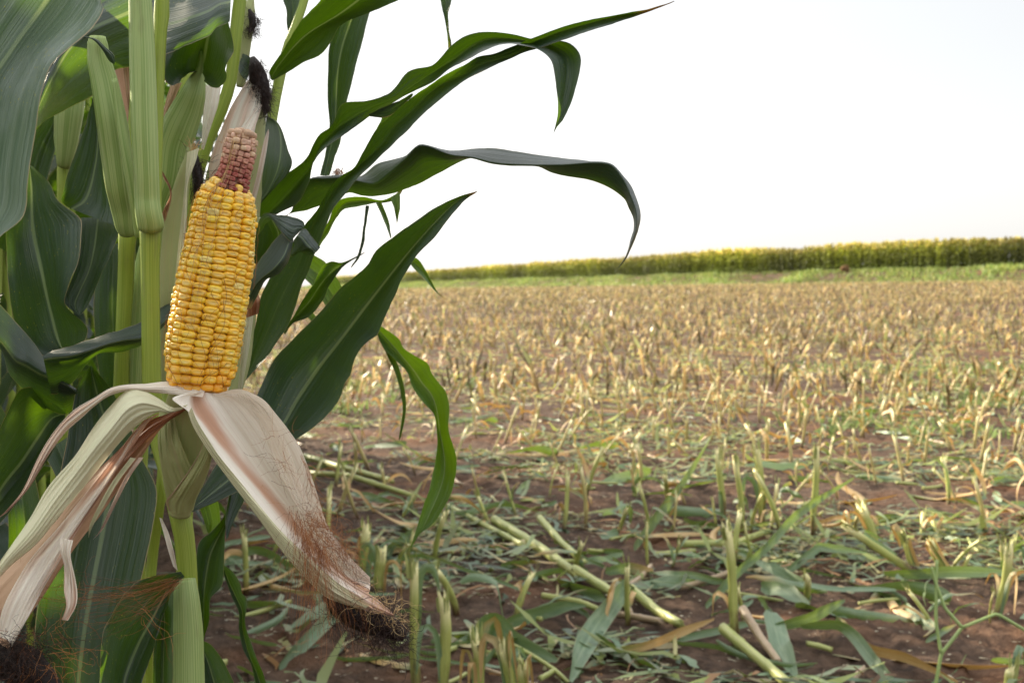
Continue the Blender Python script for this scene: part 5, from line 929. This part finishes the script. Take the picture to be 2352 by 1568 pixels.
# plant G: the closest leaf
stem('stalk', ((-430, 3900, .76, 110), (-420, 1000, .72, 90), (-400, -200, .74, 70), (-390, -1400, .76, 20)), M['stalk'], Gp, n=60)
leaf(Gp, (((240, -260), (60, -140), (-40, -20), (-110, 120), (-170, 300), (-160, 450), (-120, 600)), ((250, -180), (150, -60), (95, 20), (30, 110), (-30, 210), (-60, 380), (-60, 590)), ((255, -120), (240, -40), (230, 0), (237, 22), (213, 63), (187, 87), (150, 117), (120, 147), (103, 187), (93, 227), (85, 283), (78, 333), (70, 383), (63, 433), (62, 467), (50, 500), (30, 520), (0, 545), (-40, 600))), ((.78, .74, .71, .7), (.79, .77, .74, .71), (.78, .72, .70, .69)), n=70, wave=(.002, 2), mat='leafsheen')
leaf(Gp, (((-420, 500), (-300, 200), (-200, 0), (-60, -160), (100, -260), (240, -260)), ((-410, 520), (-270, 240), (-150, 60), (-20, -90), (120, -200), (250, -180))), ((.73, .74, .78), (.72, .74, .79)), n=30, cup=.01)

# ------------------------------------------------------------------ the standing corn behind and to the left
def stand():
    def proto(i):
        q = random.Random(i + 900); root = thing('corn_plant', None, None); h = q.uniform(2.1, 2.5)
        t = np.linspace(0, 1, 16); C = np.stack((.03*np.sin(t*3 + i), .03*np.cos(t*2.5 + i) - .03, -.03 + h*t), 1)
        tube_w('stalk', C, .012*(1.1 - .75*t), M['stalk'], root, 8, seed=i)
        a0 = q.uniform(0, 3.14)
        for j in range(12):
            z = .25 + j*(h - .5)/12; az = a0 + j*math.pi + q.uniform(-.5, .5); L = q.uniform(.55, .8)*(1 - .3*abs(j - 5)/7)
            up = q.uniform(.7, 1.2); dr = q.uniform(.5, 1.1); tt = np.linspace(0, 1, 14); r = L*tt*math.cos(up)*1.1 + .01; zz = z + L*tt*math.sin(up) - dr*L*tt**2.2
            zz = np.maximum(zz, .05)
            pts = np.stack((r*math.cos(az), r*math.sin(az), zz), 1)
            d = np.array((math.cos(az), math.sin(az), 0)); s = np.array((-d[1], d[0], 0)); tw = q.uniform(-.5, .5)
            wdt = .075*np.minimum(1, np.minimum(tt*4 + .35, (1.02 - tt)*2.2)); u = np.linspace(-1, 1, 5)
            tang = np.gradient(pts, axis=0); tang /= np.linalg.norm(tang, axis=1)[:, None]; nn = np.cross(tang, s)
            sd_ = s[None]*np.cos(tw*tt)[:, None] + nn*np.sin(tw*tt)[:, None]
            V = pts[:, None] + (wdt[:, None]/2*u[None])[..., None]*sd_[:, None] + (wdt[:, None]*.16*np.abs(u)[None] + .008*np.sin(tt*17 + j)[:, None]*u[None]**2)[..., None]*nn[:, None]
            c = np.zeros((14*5, 3)); c[:, 1] = L; c[:, 2] = q.random(); uv = np.stack(np.broadcast_arrays((u[None] + 1)/2, tt[:, None]), -1).reshape(-1, 2)
            mesh_np('leaf', V, grid_faces(14, 5), M['leaf'], root, c, uv)
        return root
    ps = [proto(i) for i in range(6)]; used = set(); q = random.Random(77)
    for rI in range(9):
        y = 1.75 + .09*rI
        while y < 9.2 - .12*rI:
            x = -.2*y - .50 - rI*.38 + q.gauss(0, .05)
            i = q.randrange(6); o = ps[i] if i not in used else copy_tree(ps[i]); used.add(i)
            put(o, (x, y, gz(x, y)), q.uniform(0, 6.28), q.uniform(.92, 1.1))
            tag(o, 'standing corn plant in the dark rows behind the front plants', 'corn plant', 'standing corn plants in rows behind')
            y += q.uniform(.17, .27)
    for k, (x, y) in enumerate(((-1.0, 1.25), (-1.25, .85), (-1.5, 1.35), (-1.15, .35), (-.85, 1.6), (-1.3, -.3), (-.95, -.9), (-1.7, .6))):
        o = copy_tree(ps[k % 6]); put(o, (x, y, gz(x, y)), q.uniform(0, 6.28), q.uniform(.92, 1.08)); tag(o, 'standing corn plant in the dark rows behind the front plants', 'corn plant', 'standing corn plants in rows behind')
stand()

for o in [o for o in sc.objects if o.parent is None and o.type in ('EMPTY', 'MESH') and 'label' not in o and 'kind' not in o]:      # spare first copies
    for c in list(o.children): bpy.data.objects.remove(c)
    bpy.data.objects.remove(o)
